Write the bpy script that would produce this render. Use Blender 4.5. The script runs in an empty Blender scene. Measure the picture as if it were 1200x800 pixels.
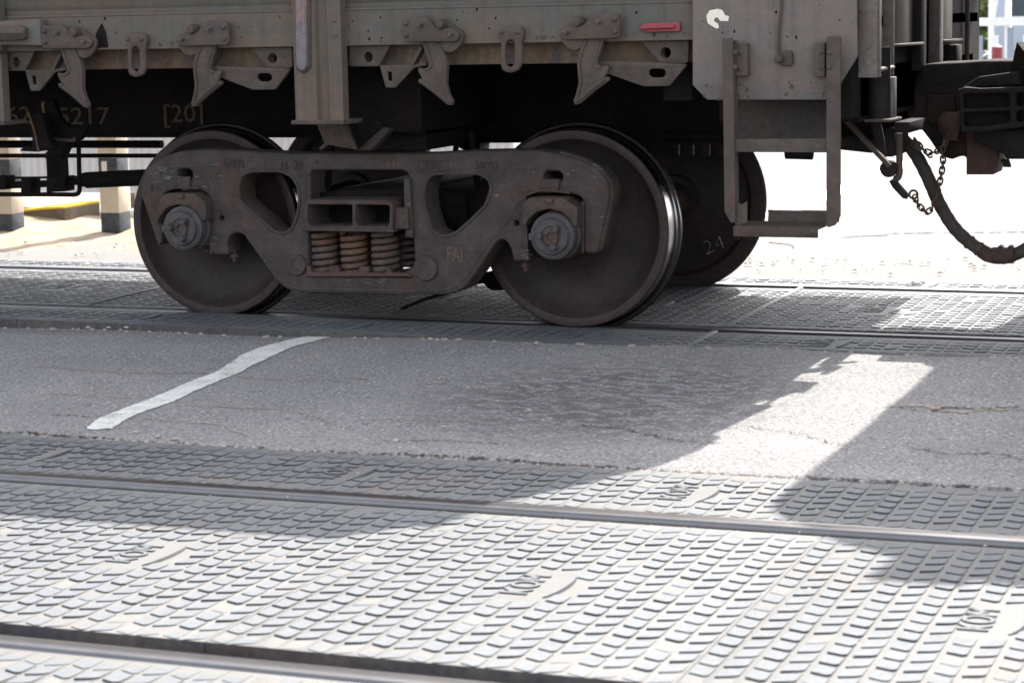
import bpy, bmesh, math, random
from mathutils import Vector, Matrix
from mathutils.geometry import tessellate_polygon
random.seed(7)
S = bpy.context.scene
COL = S.collection
rad = math.radians
# ------------------------------------------------------------------ camera
cam = bpy.data.cameras.new('camera'); camo = bpy.data.objects.new('camera', cam); COL.objects.link(camo)
def cam_axes(yaw, pitch, roll):
    c, s, cp, sp = math.cos(yaw), math.sin(yaw), math.cos(pitch), math.sin(pitch)
    r = Vector((c, s, 0)); fw = Vector((-s*cp, c*cp, -sp)); up = r.cross(fw)
    cr, sr = math.cos(roll), math.sin(roll)
    return cr*r+sr*up, -sr*r+cr*up, fw
r_, u_, f_ = cam_axes(rad(21.268), rad(8.405), rad(-1.1995))
m3 = Matrix((r_, u_, -f_)).transposed()
camo.matrix_world = Matrix.Translation((0, 0, 1.365)) @ m3.to_4x4()
cam.sensor_width = 36; cam.lens = 36*2560.25/1200
cam.clip_start = .1; cam.clip_end = 5000
cam.dof.use_dof = True; cam.dof.focus_distance = 9.2; cam.dof.aperture_fstop = 6.3
S.camera = camo
# ------------------------------------------------------------------ light
SUN_AZ = math.atan2(.15, 1.0); SUN_EL = rad(46)
W = bpy.data.worlds.new('World'); S.world = W; W.use_nodes = True
nt = W.node_tree; bg = nt.nodes['Background']
sky = nt.nodes.new('ShaderNodeTexSky'); sky.sky_type = 'NISHITA'; sky.sun_disc = False
sky.sun_elevation = SUN_EL; sky.sun_rotation = SUN_AZ; sky.air_density = 1.0; sky.dust_density = 3.0
hs = nt.nodes.new('ShaderNodeHueSaturation'); hs.inputs['Saturation'].default_value = .38
nt.links.new(sky.outputs[0], hs.inputs['Color']); nt.links.new(hs.outputs[0], bg.inputs[0]); bg.inputs[1].default_value = .15
sun = bpy.data.lights.new('sun', 'SUN'); suno = bpy.data.objects.new('sun', sun); COL.objects.link(suno)
sun.energy = 2.75; sun.angle = rad(.53); sun.color = (1, .965, .91)
to_sun = Vector((math.sin(SUN_AZ)*math.cos(SUN_EL), math.cos(SUN_AZ)*math.cos(SUN_EL), math.sin(SUN_EL)))
suno.rotation_euler = to_sun.to_track_quat('Z', 'Y').to_euler()
S.view_settings.view_transform = 'Standard'; S.view_settings.look = 'None'
S.view_settings.exposure = 2.25; S.view_settings.gamma = 1
S.render.resolution_x = 1024; S.render.resolution_y = 682
S.render.engine = 'CYCLES'
# ------------------------------------------------------------------ materials
def new_mat(name):
    m = bpy.data.materials.new(name); m.use_nodes = True
    t = m.node_tree; b = t.nodes['Principled BSDF']
    return m, t, b
def N(t, k, **kw):
    n = t.nodes.new(k)
    for a, v in kw.items(): setattr(n, a, v)
    return n
def noise(t, vec, scale, detail=6, rough=.6, dist=0):
    n = N(t, 'ShaderNodeTexNoise'); n.inputs['Scale'].default_value = scale
    n.inputs['Detail'].default_value = detail; n.inputs['Roughness'].default_value = rough
    n.inputs['Distortion'].default_value = dist
    t.links.new(vec, n.inputs['Vector']); return n.outputs['Fac']
def ramp(t, fac, stops):
    r = N(t, 'ShaderNodeValToRGB'); e = r.color_ramp.elements
    while len(e) < len(stops): e.new(.5)
    for i, (p, c) in enumerate(stops):
        e[i].position = p; e[i].color = (*c, 1) if len(c) == 3 else c
    t.links.new(fac, r.inputs[0]); return r.outputs[0]
def mixc(t, fac, a, b, mode='MIX'):
    m = N(t, 'ShaderNodeMix', data_type='RGBA', blend_type=mode)
    for s, v in ((0, fac), (6, a), (7, b)):
        if isinstance(v, (int, float)): m.inputs[s].default_value = v
        elif isinstance(v, tuple): m.inputs[s].default_value = (*v, 1)
        else: t.links.new(v, m.inputs[s])
    return m.outputs[2]
def mth(t, op, a, b=0., clamp=False):
    m = N(t, 'ShaderNodeMath', operation=op, use_clamp=clamp)
    for s, v in ((0, a), (1, b)):
        if isinstance(v, (int, float)): m.inputs[s].default_value = v
        else: t.links.new(v, m.inputs[s])
    return m.outputs[0]
def geo_pos(t, scale=(1, 1, 1)):
    g_ = N(t, 'ShaderNodeNewGeometry'); mp = N(t, 'ShaderNodeMapping'); mp.inputs['Scale'].default_value = scale
    t.links.new(g_.outputs['Position'], mp.inputs['Vector']); return mp.outputs[0]
def bump(t, b, h, strength, dist):
    n = N(t, 'ShaderNodeBump'); n.inputs['Strength'].default_value = strength; n.inputs['Distance'].default_value = dist
    t.links.new(h, n.inputs['Height']); t.links.new(n.outputs[0], b.inputs['Normal'])
def steel(name, base, dust, rust=(.1, .045, .025), dustamt=.5, rustamt=.3, rough=.75, metal=0., streak=False, scale=1., bmp=.25, scratch=0., spec=.22, mot=.3):
    m, t, b = new_mat(name)
    p = geo_pos(t)
    ps = geo_pos(t, (1, 1, .12)) if streak else p
    n1 = noise(t, ps, 9*scale, 8, .65, .2); n2 = noise(t, p, 38*scale, 5, .7); n3 = noise(t, p, 2.6*scale, 5, .6, .5)
    c = mixc(t, ramp(t, n1, [(.42, (0, 0, 0)), (.6, (1, 1, 1))]), base, dust)
    c = mixc(t, dustamt, base, c)
    rf = mth(t, 'MULTIPLY', ramp(t, n3, [(.48, (0, 0, 0)), (.62, (1, 1, 1))]), rustamt)
    rf = mth(t, 'MULTIPLY', rf, ramp(t, n2, [(.35, (.2, .2, .2)), (.6, (1, 1, 1))]))
    c = mixc(t, rf, c, rust)
    if streak:
        q = geo_pos(t, (26, 26, 1.1)); s2 = noise(t, q, 1., 4, .6, .3)
        c = mixc(t, mth(t, 'MULTIPLY', ramp(t, s2, [(.5, (0, 0, 0)), (.72, (1, 1, 1))]), .5), c, tuple(x*.62 for x in dust))
        q = geo_pos(t, (1.3, 1.3, 9)); s3 = noise(t, q, 1., 6, .6, .5)
        c = mixc(t, mth(t, 'MULTIPLY', ramp(t, s3, [(.48, (0, 0, 0)), (.66, (1, 1, 1))]), .45), c, rust)
    dk = ramp(t, n2, [(.3, (1-mot*1.2,)*3), (.62, (1+mot*.35,)*3)])
    c = mixc(t, 1., c, dk, 'MULTIPLY')
    if scratch:
        q = geo_pos(t, (9, 9, 60)); s1 = noise(t, q, 1.6, 3, .5, .6)
        c = mixc(t, mth(t, 'MULTIPLY', ramp(t, s1, [(.735, (0, 0, 0)), (.75, (1, 1, 1))]), scratch), c, (.3, .28, .27))
    t.links.new(c, b.inputs['Base Color'])
    b.inputs['Roughness'].default_value = rough; b.inputs['Metallic'].default_value = metal
    b.inputs['Specular IOR Level'].default_value = spec
    rr = mth(t, 'MULTIPLY_ADD', n2, .3); t.nodes[-1].inputs[2].default_value = rough-.15
    t.links.new(rr, b.inputs['Roughness'])
    fine = noise(t, p, 170*scale, 3, .6)
    hh = mth(t, 'ADD', mth(t, 'MULTIPLY', n2, .8), mth(t, 'MULTIPLY', fine, .35))
    bump(t, b, hh, bmp, .004)
    return m
def flat(name, col, rough=.7, metal=0., var=.12, scale=20):
    m, t, b = new_mat(name); p = geo_pos(t); n = noise(t, p, scale, 6, .65)
    c = mixc(t, ramp(t, n, [(.3, (0, 0, 0)), (.7, (1, 1, 1))]), tuple(x*(1-var) for x in col), tuple(min(1, x*(1+var)) for x in col))
    t.links.new(c, b.inputs['Base Color']); b.inputs['Roughness'].default_value = rough; b.inputs['Metallic'].default_value = metal
    bump(t, b, n, .15, .003)
    return m
MAT = {}
MAT['body'] = steel('wagon_body_paint', (.08, .078, .067), (.088, .07, .056), rust=(.13, .075, .05), dustamt=.85, rustamt=.55, streak=True, rough=.72, bmp=.1, mot=.13, scale=.6)
MAT['panel'] = steel('end_panel_paint', (.1, .096, .089), (.108, .092, .08), rust=(.16, .1, .075), dustamt=.7, rustamt=.35, streak=True, rough=.7, bmp=.08, mot=.1, scale=.6)
MAT['fitting'] = steel('dusty_fittings', (.056, .044, .037), (.08, .063, .053), rust=(.11, .06, .04), dustamt=.7, rustamt=.25, rough=.8, scratch=.25, mot=.16)
MAT['bolt'] = steel('worn_bolts', (.06, .052, .05), (.1, .09, .085), rough=.5, spec=.4)
MAT['recess'] = steel('rusty_channel', (.06, .05, .045), (.13, .09, .055), rust=(.12, .055, .025), dustamt=.8, rustamt=.6, streak=True)
MAT['under'] = steel('underframe_dark', (.009, .008, .008), (.015, .012, .011), rust=(.02, .011, .008), dustamt=.6, rustamt=.3, rough=.9, spec=.08)  # near-black base colour deepens the shade under the wagon
MAT['frame'] = steel('cast_bogie_steel', (.043, .035, .033), (.064, .052, .048), rust=(.07, .034, .023), dustamt=.8, rustamt=.6, rough=.78, bmp=.75, scratch=.6, mot=.26)
MAT['cap'] = steel('bearing_cap_steel', (.05, .047, .048), (.075, .07, .07), rust=(.09, .05, .035), dustamt=.6, rustamt=.15, rough=.6, scratch=.8)
MAT['rust'] = steel('rusty_lock_plate', (.05, .038, .033), (.07, .052, .044), rust=(.1, .045, .03), dustamt=.8, rustamt=.7)
MAT['wheel'] = steel('wheel_plate_steel', (.026, .02, .019), (.04, .03, .027), rust=(.05, .026, .019), dustamt=.6, rustamt=.35, rough=.66, bmp=.15)
MAT['rim'] = steel('wheel_rim_steel', (.036, .026, .025), (.055, .04, .038), rust=(.05, .028, .022), dustamt=.6, rustamt=.35, rough=.55, metal=.25, bmp=.2)
MAT['spring'] = steel('rusty_spring', (.055, .042, .036), (.085, .066, .056), rust=(.1, .05, .03), dustamt=.7, rustamt=.9, rough=.75, scale=1.4)
MAT['springrust'] = steel('orange_rusty_spring', (.08, .05, .04), (.13, .075, .05), rust=(.17, .07, .03), dustamt=.7, rustamt=.9, rough=.75, scale=1.4)
MAT['coupler'] = steel('coupler_casting', (.017, .015, .015), (.026, .021, .019), rust=(.045, .02, .013), dustamt=.6, rustamt=.5, rough=.8, spec=.12)
MAT['rustdark'] = steel('rusty_block', (.05, .03, .026), (.07, .042, .035), rust=(.07, .03, .02), dustamt=.7, rustamt=.6)
MAT['chain'] = steel('rusty_chain', (.075, .05, .038), (.1, .065, .05), dustamt=.8, rustamt=.6)
MAT['rubber'] = steel('dusty_hose', (.045, .038, .036), (.07, .055, .05), dustamt=.8, rustamt=.1, rough=.8)
MAT['tread'] = flat('polished_tread', (.24, .235, .235), .2, 1., .08, 8)
MAT['railhead'] = flat('rail_head', (.14, .135, .135), .36, 1., .1, 12)
MAT['edge'] = steel('worn_sunlit_edges', (.12, .105, .095), (.16, .14, .125), rough=.5, bmp=.05)  # lighter than the fittings: wear plus the sun's gleam put into the colour
MAT['raildark'] = flat('dull_shaded_rail_head', (.035, .03, .03), .5, .6, .2, 12)  # staining, plus the wagon's shade put into the darker colour
MAT['gusset'] = steel('dusty_gusset', (.03, .026, .025), (.05, .04, .036))
MAT['railweb'] = steel('rail_web', (.07, .05, .045), (.1, .08, .07))
MAT['silver'] = steel('silver_strip', (.12, .115, .12), (.16, .148, .152), rust=(.2, .1, .09), dustamt=.7, rustamt=.6, streak=True, scratch=.4)
MAT['redpaint'] = flat('red_paint', (.2, .024, .03), .6, 0, .3, 60)
MAT['emblem'] = flat('cream_decal', (.62, .56, .47), .7, 0, .06, 60)
MAT['stencil'] = flat('faded_yellow_stencil', (.055, .036, .017), .8, 0, .35, 70)
MAT['orangepaint'] = flat('faded_orange_mark', (.085, .05, .036), .8, 0, .5, 120)
MAT['caststamp'] = flat('cast_lettering', (.02, .014, .013), .85, 0, .25, 90)
MAT['chalk'] = flat('chalk', (.35, .34, .33), .9, 0, .3, 100)
MAT['white'] = flat('white_sheet', (.62, .64, .68), .5, 0, .04)
MAT['post'] = flat('post_cream', (.5, .44, .35), .85, 0, .08)
MAT['postblack'] = flat('post_black', (.05, .055, .065), .85, 0, .5, 25)
MAT['yellow'] = flat('yellow_edge', (.6, .4, .02), .75, 0, .2, 30)
MAT['concrete'] = flat('old_concrete', (.13, .105, .08), .9, 0, .25, 14)
MAT['whitewash'] = flat('whitewash', (.68, .67, .65), .85, 0, .1, 14)
MAT['greysteel'] = flat('bare_grey_steel', (.12, .12, .122), .7, .1, .2)
MAT['greymetal'] = flat('grey_metal', (.22, .25, .3), .6, 0, .1)
MAT['carwhite'] = flat('van_paint', (.3, .34, .4), .3, 0, .02)
MAT['glass'] = flat('dark_glass', (.03, .04, .055), .08, 0, .02)
MAT['tan'] = flat('tan_plaster', (.45, .3, .19), .9, 0, .1)
MAT['bark'] = flat('bark', (.1, .075, .055), .9, 0, .3)
MAT['leaf'] = flat('leaf_green', (.10, .13, .03), .7, 0, .3, 3)
MAT['stone'] = flat('pebble', (.26, .23, .2), .9, 0, .35, 40)

def asphalt_mat():
    m, t, b = new_mat('worn_asphalt'); p = geo_pos(t)
    fine = noise(t, p, 95, 5, .8); n2 = noise(t, p, 420, 2, .7); big = noise(t, p, 1.3, 6, .6, .4); mid = noise(t, p, 9, 6, .65)
    v = N(t, 'ShaderNodeTexVoronoi'); v.inputs['Scale'].default_value = 70; t.links.new(p, v.inputs['Vector'])
    c = ramp(t, fine, [(.33, (.055, .053, .056)), (.43, (.2, .191, .183)), (.58, (.25, .238, .225)), (.70, (.4, .37, .335))])
    agg = ramp(t, v.outputs['Distance'], [(.0, (1.3, 1.27, 1.22)), (.4, (1, 1, 1)), (.65, (.62, .62, .65))])
    c = mixc(t, .8, c, mixc(t, 1., c, agg, 'MULTIPLY'))
    # odd bright or tan stones
    cs = N(t, 'ShaderNodeSeparateColor'); t.links.new(v.outputs['Color'], cs.inputs[0])
    pick = mth(t, 'GREATER_THAN', cs.outputs[0], .965); near = mth(t, 'LESS_THAN', v.outputs['Distance'], .4)
    c = mixc(t, mth(t, 'MULTIPLY', pick, near), c, (.5, .42, .33))
    pick2 = mth(t, 'LESS_THAN', cs.outputs[1], .05)
    c = mixc(t, mth(t, 'MULTIPLY', pick2, near), c, (.035, .038, .05))
    c = mixc(t, 1., c, ramp(t, big, [(.3, (.88, .88, .9)), (.7, (1.12, 1.11, 1.1))]), 'MULTIPLY')
    # oil stained patch, blotchy
    sx = N(t, 'ShaderNodeSeparateXYZ'); g_ = N(t, 'ShaderNodeNewGeometry'); t.links.new(g_.outputs['Position'], sx.inputs[0])
    dx = mth(t, 'DIVIDE', mth(t, 'ADD', sx.outputs[0], 2.55), .75); dy = mth(t, 'DIVIDE', mth(t, 'ADD', sx.outputs[1], -7.55), 1.0)
    rr = mth(t, 'ADD', mth(t, 'MULTIPLY', dx, dx), mth(t, 'MULTIPLY', dy, dy))
    mask = mth(t, 'MULTIPLY', mth(t, 'SUBTRACT', 1.2, rr, True), .95)
    blot = ramp(t, noise(t, geo_pos(t, (.7, 1, 1)), 21, 8, .72, .6), [(.45, (0, 0, 0)), (.53, (1, 1, 1))])
    c = mixc(t, mth(t, 'MULTIPLY', mth(t, 'MULTIPLY', mask, blot), .85), c, (.055, .05, .05))
    # sandy film in hollows
    sand = ramp(t, mid, [(.6, (0, 0, 0)), (.74, (1, 1, 1))])
    c = mixc(t, mth(t, 'MULTIPLY', sand, .3), c, (.3, .26, .22))
    t.links.new(c, b.inputs['Base Color']); b.inputs['Roughness'].default_value = .92
    h_ = mth(t, 'ADD', mth(t, 'MULTIPLY', fine, 1.), mth(t, 'MULTIPLY', v.outputs['Distance'], -.8))
    bump(t, b, h_, .8, .006)
    return m
MAT['asphalt'] = asphalt_mat()
def mat_rubber():
    m, t, b = new_mat('crossing_rubber'); p = geo_pos(t)
    oi = N(t, 'ShaderNodeObjectInfo')
    n1 = noise(t, p, 5, 6, .6, .3); n2 = noise(t, p, 60, 4, .7); fine = noise(t, p, 300, 2, .6)
    sx = N(t, 'ShaderNodeSeparateXYZ'); t.links.new(N(t, 'ShaderNodeTexCoord').outputs['Object'], sx.inputs[0])
    lowz = ramp(t, sx.outputs[2], [(0, (0, 0, 0)), (1, (1, 1, 1))])
    rub = mixc(t, n1, (.078, .084, .091), (.106, .112, .118))
    dusty = mixc(t, n2, (.095, .09, .082), (.132, .123, .111))
    # dust lies in the grooves: the base plane below the lugs
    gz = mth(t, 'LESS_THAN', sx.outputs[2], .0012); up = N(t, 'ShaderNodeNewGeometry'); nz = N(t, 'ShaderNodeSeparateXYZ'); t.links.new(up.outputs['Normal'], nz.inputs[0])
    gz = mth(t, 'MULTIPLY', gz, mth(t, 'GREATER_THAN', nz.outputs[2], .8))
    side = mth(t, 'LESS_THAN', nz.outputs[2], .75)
    sy = N(t, 'ShaderNodeSeparateXYZ'); t.links.new(up.outputs['Position'], sy.inputs[0])
    wy = mth(t, 'SUBTRACT', .8, mth(t, 'MULTIPLY', mth(t, 'GREATER_THAN', sy.outputs[1], 7.5), .75))
    c = mixc(t, mth(t, 'MULTIPLY', gz, wy), rub, dusty)
    c = mixc(t, mth(t, 'MULTIPLY', side, .85), c, (.028, .026, .026))  # steep lug faces: dust-free rubber, darkened further to carry their shade
    pat = ramp(t, noise(t, p, 2.2, 7, .7, .6), [(.56, (0, 0, 0)), (.72, (1, 1, 1))])
    c = mixc(t, mth(t, 'MULTIPLY', pat, .5), c, (.15, .105, .08))
    br = mth(t, 'MULTIPLY_ADD', oi.outputs['Random'], .16); t.nodes[-1].inputs[2].default_value = .92
    cb = N(t, 'ShaderNodeCombineColor')
    for i in range(3): t.links.new(br, cb.inputs[i])
    c = mixc(t, 1., c, cb.outputs[0], 'MULTIPLY')
    t.links.new(c, b.inputs['Base Color'])
    t.links.new(ramp(t, n2, [(.3, (.68, .68, .68)), (.7, (.88, .88, .88))]), b.inputs['Roughness'])
    bump(t, b, mth(t, 'ADD', n2, fine), .25, .002)
    return m
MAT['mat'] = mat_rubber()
MAT['matside'] = steel('panel_edge_rubber', (.05, .048, .05), (.085, .075, .066), dustamt=.8, rustamt=.3, rough=.85)
def paint_mat():
    m, t, b = new_mat('worn_road_paint'); p = geo_pos(t); n1 = noise(t, p, 130, 4, .75); n2 = noise(t, p, 7, 5, .6)
    k = mth(t, 'ADD', n1, mth(t, 'MULTIPLY', n2, .35))
    c = mixc(t, ramp(t, k, [(.54, (0, 0, 0)), (.66, (1, 1, 1))]), (.2, .19, .185), mixc(t, n2, (.5, .48, .435), (.68, .66, .61)))
    t.links.new(c, b.inputs['Base Color']); b.inputs['Roughness'].default_value = .9
    bump(t, b, n1, .6, .004); return m
MAT['paint'] = paint_mat()
MAT['crack'] = flat('crack_fill', (.045, .034, .028), .95, 0, .7, 60)
MAT['cracksand'] = flat('crack_sand', (.27, .22, .17), .95, 0, .5, 60)
def sand_mat():
    m, t, b = new_mat('dry_sand'); p = geo_pos(t); n1 = noise(t, p, 3, 8, .7); n2 = noise(t, p, 60, 4, .7)
    c = mixc(t, ramp(t, n1, [(.35, (0, 0, 0)), (.65, (1, 1, 1))]), (.25, .2, .145), (.38, .32, .25))
    c = mixc(t, ramp(t, n2, [(.62, (0, 0, 0)), (.72, (1, 1, 1))]), c, (.16, .12, .09))
    t.links.new(c, b.inputs['Base Color']); b.inputs['Roughness'].default_value = 1.; b.inputs['Specular IOR Level'].default_value = .03
    bump(t, b, mth(t, 'ADD', n1, n2), .7, .02); return m
MAT['sand'] = sand_mat()
def farroad_mat():
    m, t, b = new_mat('pale_old_road'); p = geo_pos(t); n1 = noise(t, p, 1.2, 8, .65); n2 = noise(t, p, 80, 4, .7)
    c = mixc(t, n1, (.13, .131, .13), (.2, .2, .198))
    c = mixc(t, ramp(t, n2, [(.4, (.9, .9, .9)), (.62, (0, 0, 0))]), c, mixc(t, .5, c, (.2, .18, .16)))
    t.links.new(c, b.inputs['Base Color']); b.inputs['Roughness'].default_value = 1.; b.inputs['Specular IOR Level'].default_value = .03
    bump(t, b, n2, .3, .004); return m
MAT['farroad'] = farroad_mat()
# ------------------------------------------------------------------ mesh helpers
def wloc(o):
    v = Vector((0, 0, 0))
    while o: v = v+Vector(o.location)+o.matrix_parent_inverse.translation; o = o.parent
    return v
def setpar(o, p):
    if p: o.parent = p; o.matrix_parent_inverse = Matrix.Translation(-wloc(p))
def tag(o, label=None, cat=None, group=None, kind=None):
    if label: o['label'] = label
    if cat: o['category'] = cat
    if group: o['group'] = group
    if kind: o['kind'] = kind
    return o
def thing(name, label, cat, loc=(0, 0, 0), group=None):
    o = bpy.data.objects.new(name, None); COL.objects.link(o); o.location = loc; o.empty_display_size = .2
    return tag(o, label, cat, group)
class MB:
    def __init__(s): s.v = []; s.f = []; s.m = []
    def add(s, v, f, mi=0):
        k = len(s.v); s.v += [tuple(a) for a in v]; s.f += [tuple(i+k for i in q) for q in f]; s.m += [mi]*len(f); return s
    def box(s, x0, x1, y0, y1, z0, z1, mi=0):
        v = [(x, y, z) for x in (x0, x1) for y in (y0, y1) for z in (z0, z1)]
        return s.add(v, [(0, 1, 3, 2), (4, 6, 7, 5), (0, 4, 5, 1), (2, 3, 7, 6), (0, 2, 6, 4), (1, 5, 7, 3)], mi)
    def cbox(s, x0, x1, y0, y1, z0, z1, b=.004, mi=0):
        bm = bmesh.new(); bmesh.ops.create_cube(bm, size=1)
        for q in bm.verts: q.co = Vector(((x0+x1)/2+q.co.x*(x1-x0), (y0+y1)/2+q.co.y*(y1-y0), (z0+z1)/2+q.co.z*(z1-z0)))
        b = min(b, .45*min(abs(x1-x0), abs(y1-y0), abs(z1-z0)))
        bmesh.ops.bevel(bm, geom=bm.edges[:], offset=b, segments=2, affect='EDGES', profile=.5)
        bm.verts.index_update()
        v = [tuple(q.co) for q in bm.verts]; f = [tuple(q.index for q in a.verts) for a in bm.faces]; bm.free()
        return s.add(v, f, mi)
    def bar(s, a, b, w, h, up=(0, 0, 1), mi=0):
        a = Vector(a); b = Vector(b); d = (b-a).normalized(); u = Vector(up); sd = d.cross(u)
        if sd.length < .01: sd = d.cross(Vector((0, 1, 0)))
        sd.normalize(); u = sd.cross(d).normalized()
        v = [p+sd*(i*w/2)+u*(j*h/2) for p in (a, b) for i, j in ((-1, -1), (1, -1), (1, 1), (-1, 1))]
        return s.add(v, [(0, 3, 2, 1), (4, 5, 6, 7), (0, 1, 5, 4), (1, 2, 6, 5), (2, 3, 7, 6), (3, 0, 4, 7)], mi)
    def tube(s, pts, r, n=10, closed=False, mi=0, cap=True):
        P = [Vector(p) for p in pts]; m = len(P); R = r if isinstance(r, (list, tuple)) else [r]*m
        t0 = None; rings = []; up = None
        for i, p in enumerate(P):
            a = P[(i-1) % m] if (closed or i > 0) else P[i]; b = P[(i+1) % m] if (closed or i < m-1) else P[i]
            d = (b-a).normalized()
            if up is None:
                up = Vector((0, 0, 1)) if abs(d.z) < .9 else Vector((0, 1, 0))
            sd = d.cross(up).normalized(); up = sd.cross(d).normalized()
            rings.append([p+sd*R[i]*math.cos(2*math.pi*k/n)+up*R[i]*math.sin(2*math.pi*k/n) for k in range(n)])
        v = [q for rg in rings for q in rg]; f = []
        for i in range(m if closed else m-1):
            j = (i+1) % m
            for k in range(n):
                l = (k+1) % n; f.append((i*n+k, i*n+l, j*n+l, j*n+k))
        if cap and not closed: f += [tuple(range(n))[::-1], tuple((m-1)*n+k for k in range(n))]
        return s.add(v, f, mi)
    def lathe(s, prof, c, axis='y', n=48, sgn=1, mis=None, phase=0.):
        # prof: (radius, offset along axis)
        v = []; f = []
        for r, a in prof:
            for k in range(n):
                t = 2*math.pi*k/n+phase; cs, sn = r*math.cos(t), r*math.sin(t)
                if axis == 'y': v.append((c[0]+cs, c[1]+sgn*a, c[2]+sn))
                elif axis == 'z': v.append((c[0]+cs, c[1]+sn, c[2]+sgn*a))
                else: v.append((c[0]+sgn*a, c[1]+cs, c[2]+sn))
        base = len(s.v)
        for i in range(len(prof)-1):
            ff = [(i*n+k, i*n+(k+1) % n, (i+1)*n+(k+1) % n, (i+1)*n+k) for k in range(n)]
            s.f += [tuple(q+base for q in a) for a in ff]; s.m += [mis[i] if mis else 0]*n
        s.v += v
        if prof[0][0] > 1e-6 and False: pass
        s.f.append(tuple(base+k for k in range(n))); s.m.append(mis[0] if mis else 0)
        e = (len(prof)-1)*n; s.f.append(tuple(base+e+k for k in range(n))); s.m.append(mis[-1] if mis else 0)
        return s
    def build(s, name, mats, parent=None, ang=35, origin=None, label=None):
        me = bpy.data.meshes.new(name)
        o0 = Vector(origin) if origin else Vector((0, 0, 0))
        me.from_pydata([tuple(Vector(q)-o0) for q in s.v], [], s.f)
        if not isinstance(mats, (list, tuple)): mats = [mats]
        for m in mats: me.materials.append(MAT[m])
        me.polygons.foreach_set('material_index', s.m)
        bm = bmesh.new(); bm.from_mesh(me); bmesh.ops.recalc_face_normals(bm, faces=bm.faces[:]); bm.to_mesh(me); bm.free()
        me.polygons.foreach_set('use_smooth', [True]*len(me.polygons))
        me.set_sharp_from_angle(angle=rad(ang)); me.update()
        o = bpy.data.objects.new(name, me); COL.objects.link(o); o.location = o0
        if label: o['label'] = label
        setpar(o, parent); return o
def area(p): return sum(p[i][0]*p[(i+1) % len(p)][1]-p[(i+1) % len(p)][0]*p[i][1] for i in range(len(p)))/2
def fillet(p, r, seg=4):
    if r <= 0: return list(p)
    out = []; n = len(p)
    for i in range(n):
        a, b, c = Vector(p[i-1]), Vector(p[i]), Vector(p[(i+1) % n])
        d1, d2 = a-b, c-b; l1, l2 = d1.length, d2.length
        if l1 < 1e-5 or l2 < 1e-5: continue
        k = min(r, l1*.45, l2*.45); s1, s2 = b+d1/l1*k, b+d2/l2*k
        if abs(d1.normalized().dot(d2.normalized())) > .995 : out.append(tuple(b)); continue
        for j in range(seg+1):
            t = j/seg; out.append(tuple(s1*(1-t)**2+b*2*t*(1-t)+s2*t*t))
    return out
def inset(p, d):
    n = len(p); out = []; sg = 1 if area(p) > 0 else -1
    for i in range(n):
        a, b, c = Vector(p[i-1]), Vector(p[i]), Vector(p[(i+1) % n])
        e1, e2 = (b-a).normalized(), (c-b).normalized()
        n1, n2 = Vector((-e1.y, e1.x))*sg, Vector((-e2.y, e2.x))*sg
        m = n1+n2
        if m.length < .2: m = n1
        m.normalize(); k = d/max(.5, m.dot(n1)); out.append(tuple(b+m*k))
    return out
def plate_mb(pts, y0, y1, holes=(), bev=.003, r=.004, hr=None, mb=None, seg=4, mi=0, plane='xz'):
    """slab: outline in the x-z plane, front at y0 (toward the road), back at y1, rounded front edges"""
    mb = mb or MB(); loops = [fillet(pts, r, seg)]+[fillet(h_, hr if hr is not None else r, seg) for h_ in holes]
    lay = [(0., bev), (bev*.35, bev*.35), (bev, 0.)] if bev > 0 else [(0., 0.)]
    sg = 1 if y1 > y0 else -1; V = []; F = []; rings = []
    def P(a, y): return (a[0], y, a[1]) if plane == 'xz' else ((y, a[0], a[1]) if plane == 'yz' else (a[0], a[1], y))
    for li, lp in enumerate(loops):
        if li == 0 and area(lp) < 0: lp = lp[::-1]
        rr_ = []
        for dy, ins in lay:
            q = inset(lp, ins if li == 0 else -ins) if ins else lp
            rr_.append((q, y0+sg*dy))
        rr_.append((lp, y1)); idx = []
        for q, y in rr_:
            idx.append(list(range(len(V), len(V)+len(q)))); V += [P(a, y) for a in q]
        n = len(lp)
        for a in range(len(idx)-1):
            for k in range(n): l = (k+1) % n; F.append((idx[a][k], idx[a][l], idx[a+1][l], idx[a+1][k]))
        rings.append((rr_, idx))
    for w in (0, -1):
        polys = [[Vector((a[0], a[1], 0)) for a in rg[0][w][0]] for rg in rings]
        flat_i = [i for rg in rings for i in rg[1][w]]
        if len(polys) == 1 and False: F.append(tuple(flat_i))
        else:
            for tr in tessellate_polygon(polys): F.append(tuple(flat_i[i] for i in tr))
    return mb.add(V, F, mi)
def plate(name, pts, y0, y1, mat, parent=None, **kw):
    lab = kw.pop('label', None)
    return plate_mb(pts, y0, y1, **kw).build(name, mat, parent, label=lab)
def circ(c, r, n=16, ry=None): return [(c[0]+r*math.cos(2*math.pi*k/n), c[1]+(ry or r)*math.sin(2*math.pi*k/n)) for k in range(n)]
def smooth(pts, k=6):
    P = [Vector(p) for p in pts]; out = []
    for i in range(len(P)-1):
        a = P[max(i-1, 0)]; b = P[i]; c = P[i+1]; d = P[min(i+2, len(P)-1)]
        for j in range(k):
            t = j/k; out.append(.5*((2*b)+(c-a)*t+(2*a-5*b+4*c-d)*t*t+(3*b-a-3*c+d)*t**3))
    out.append(P[-1]); return out
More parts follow.
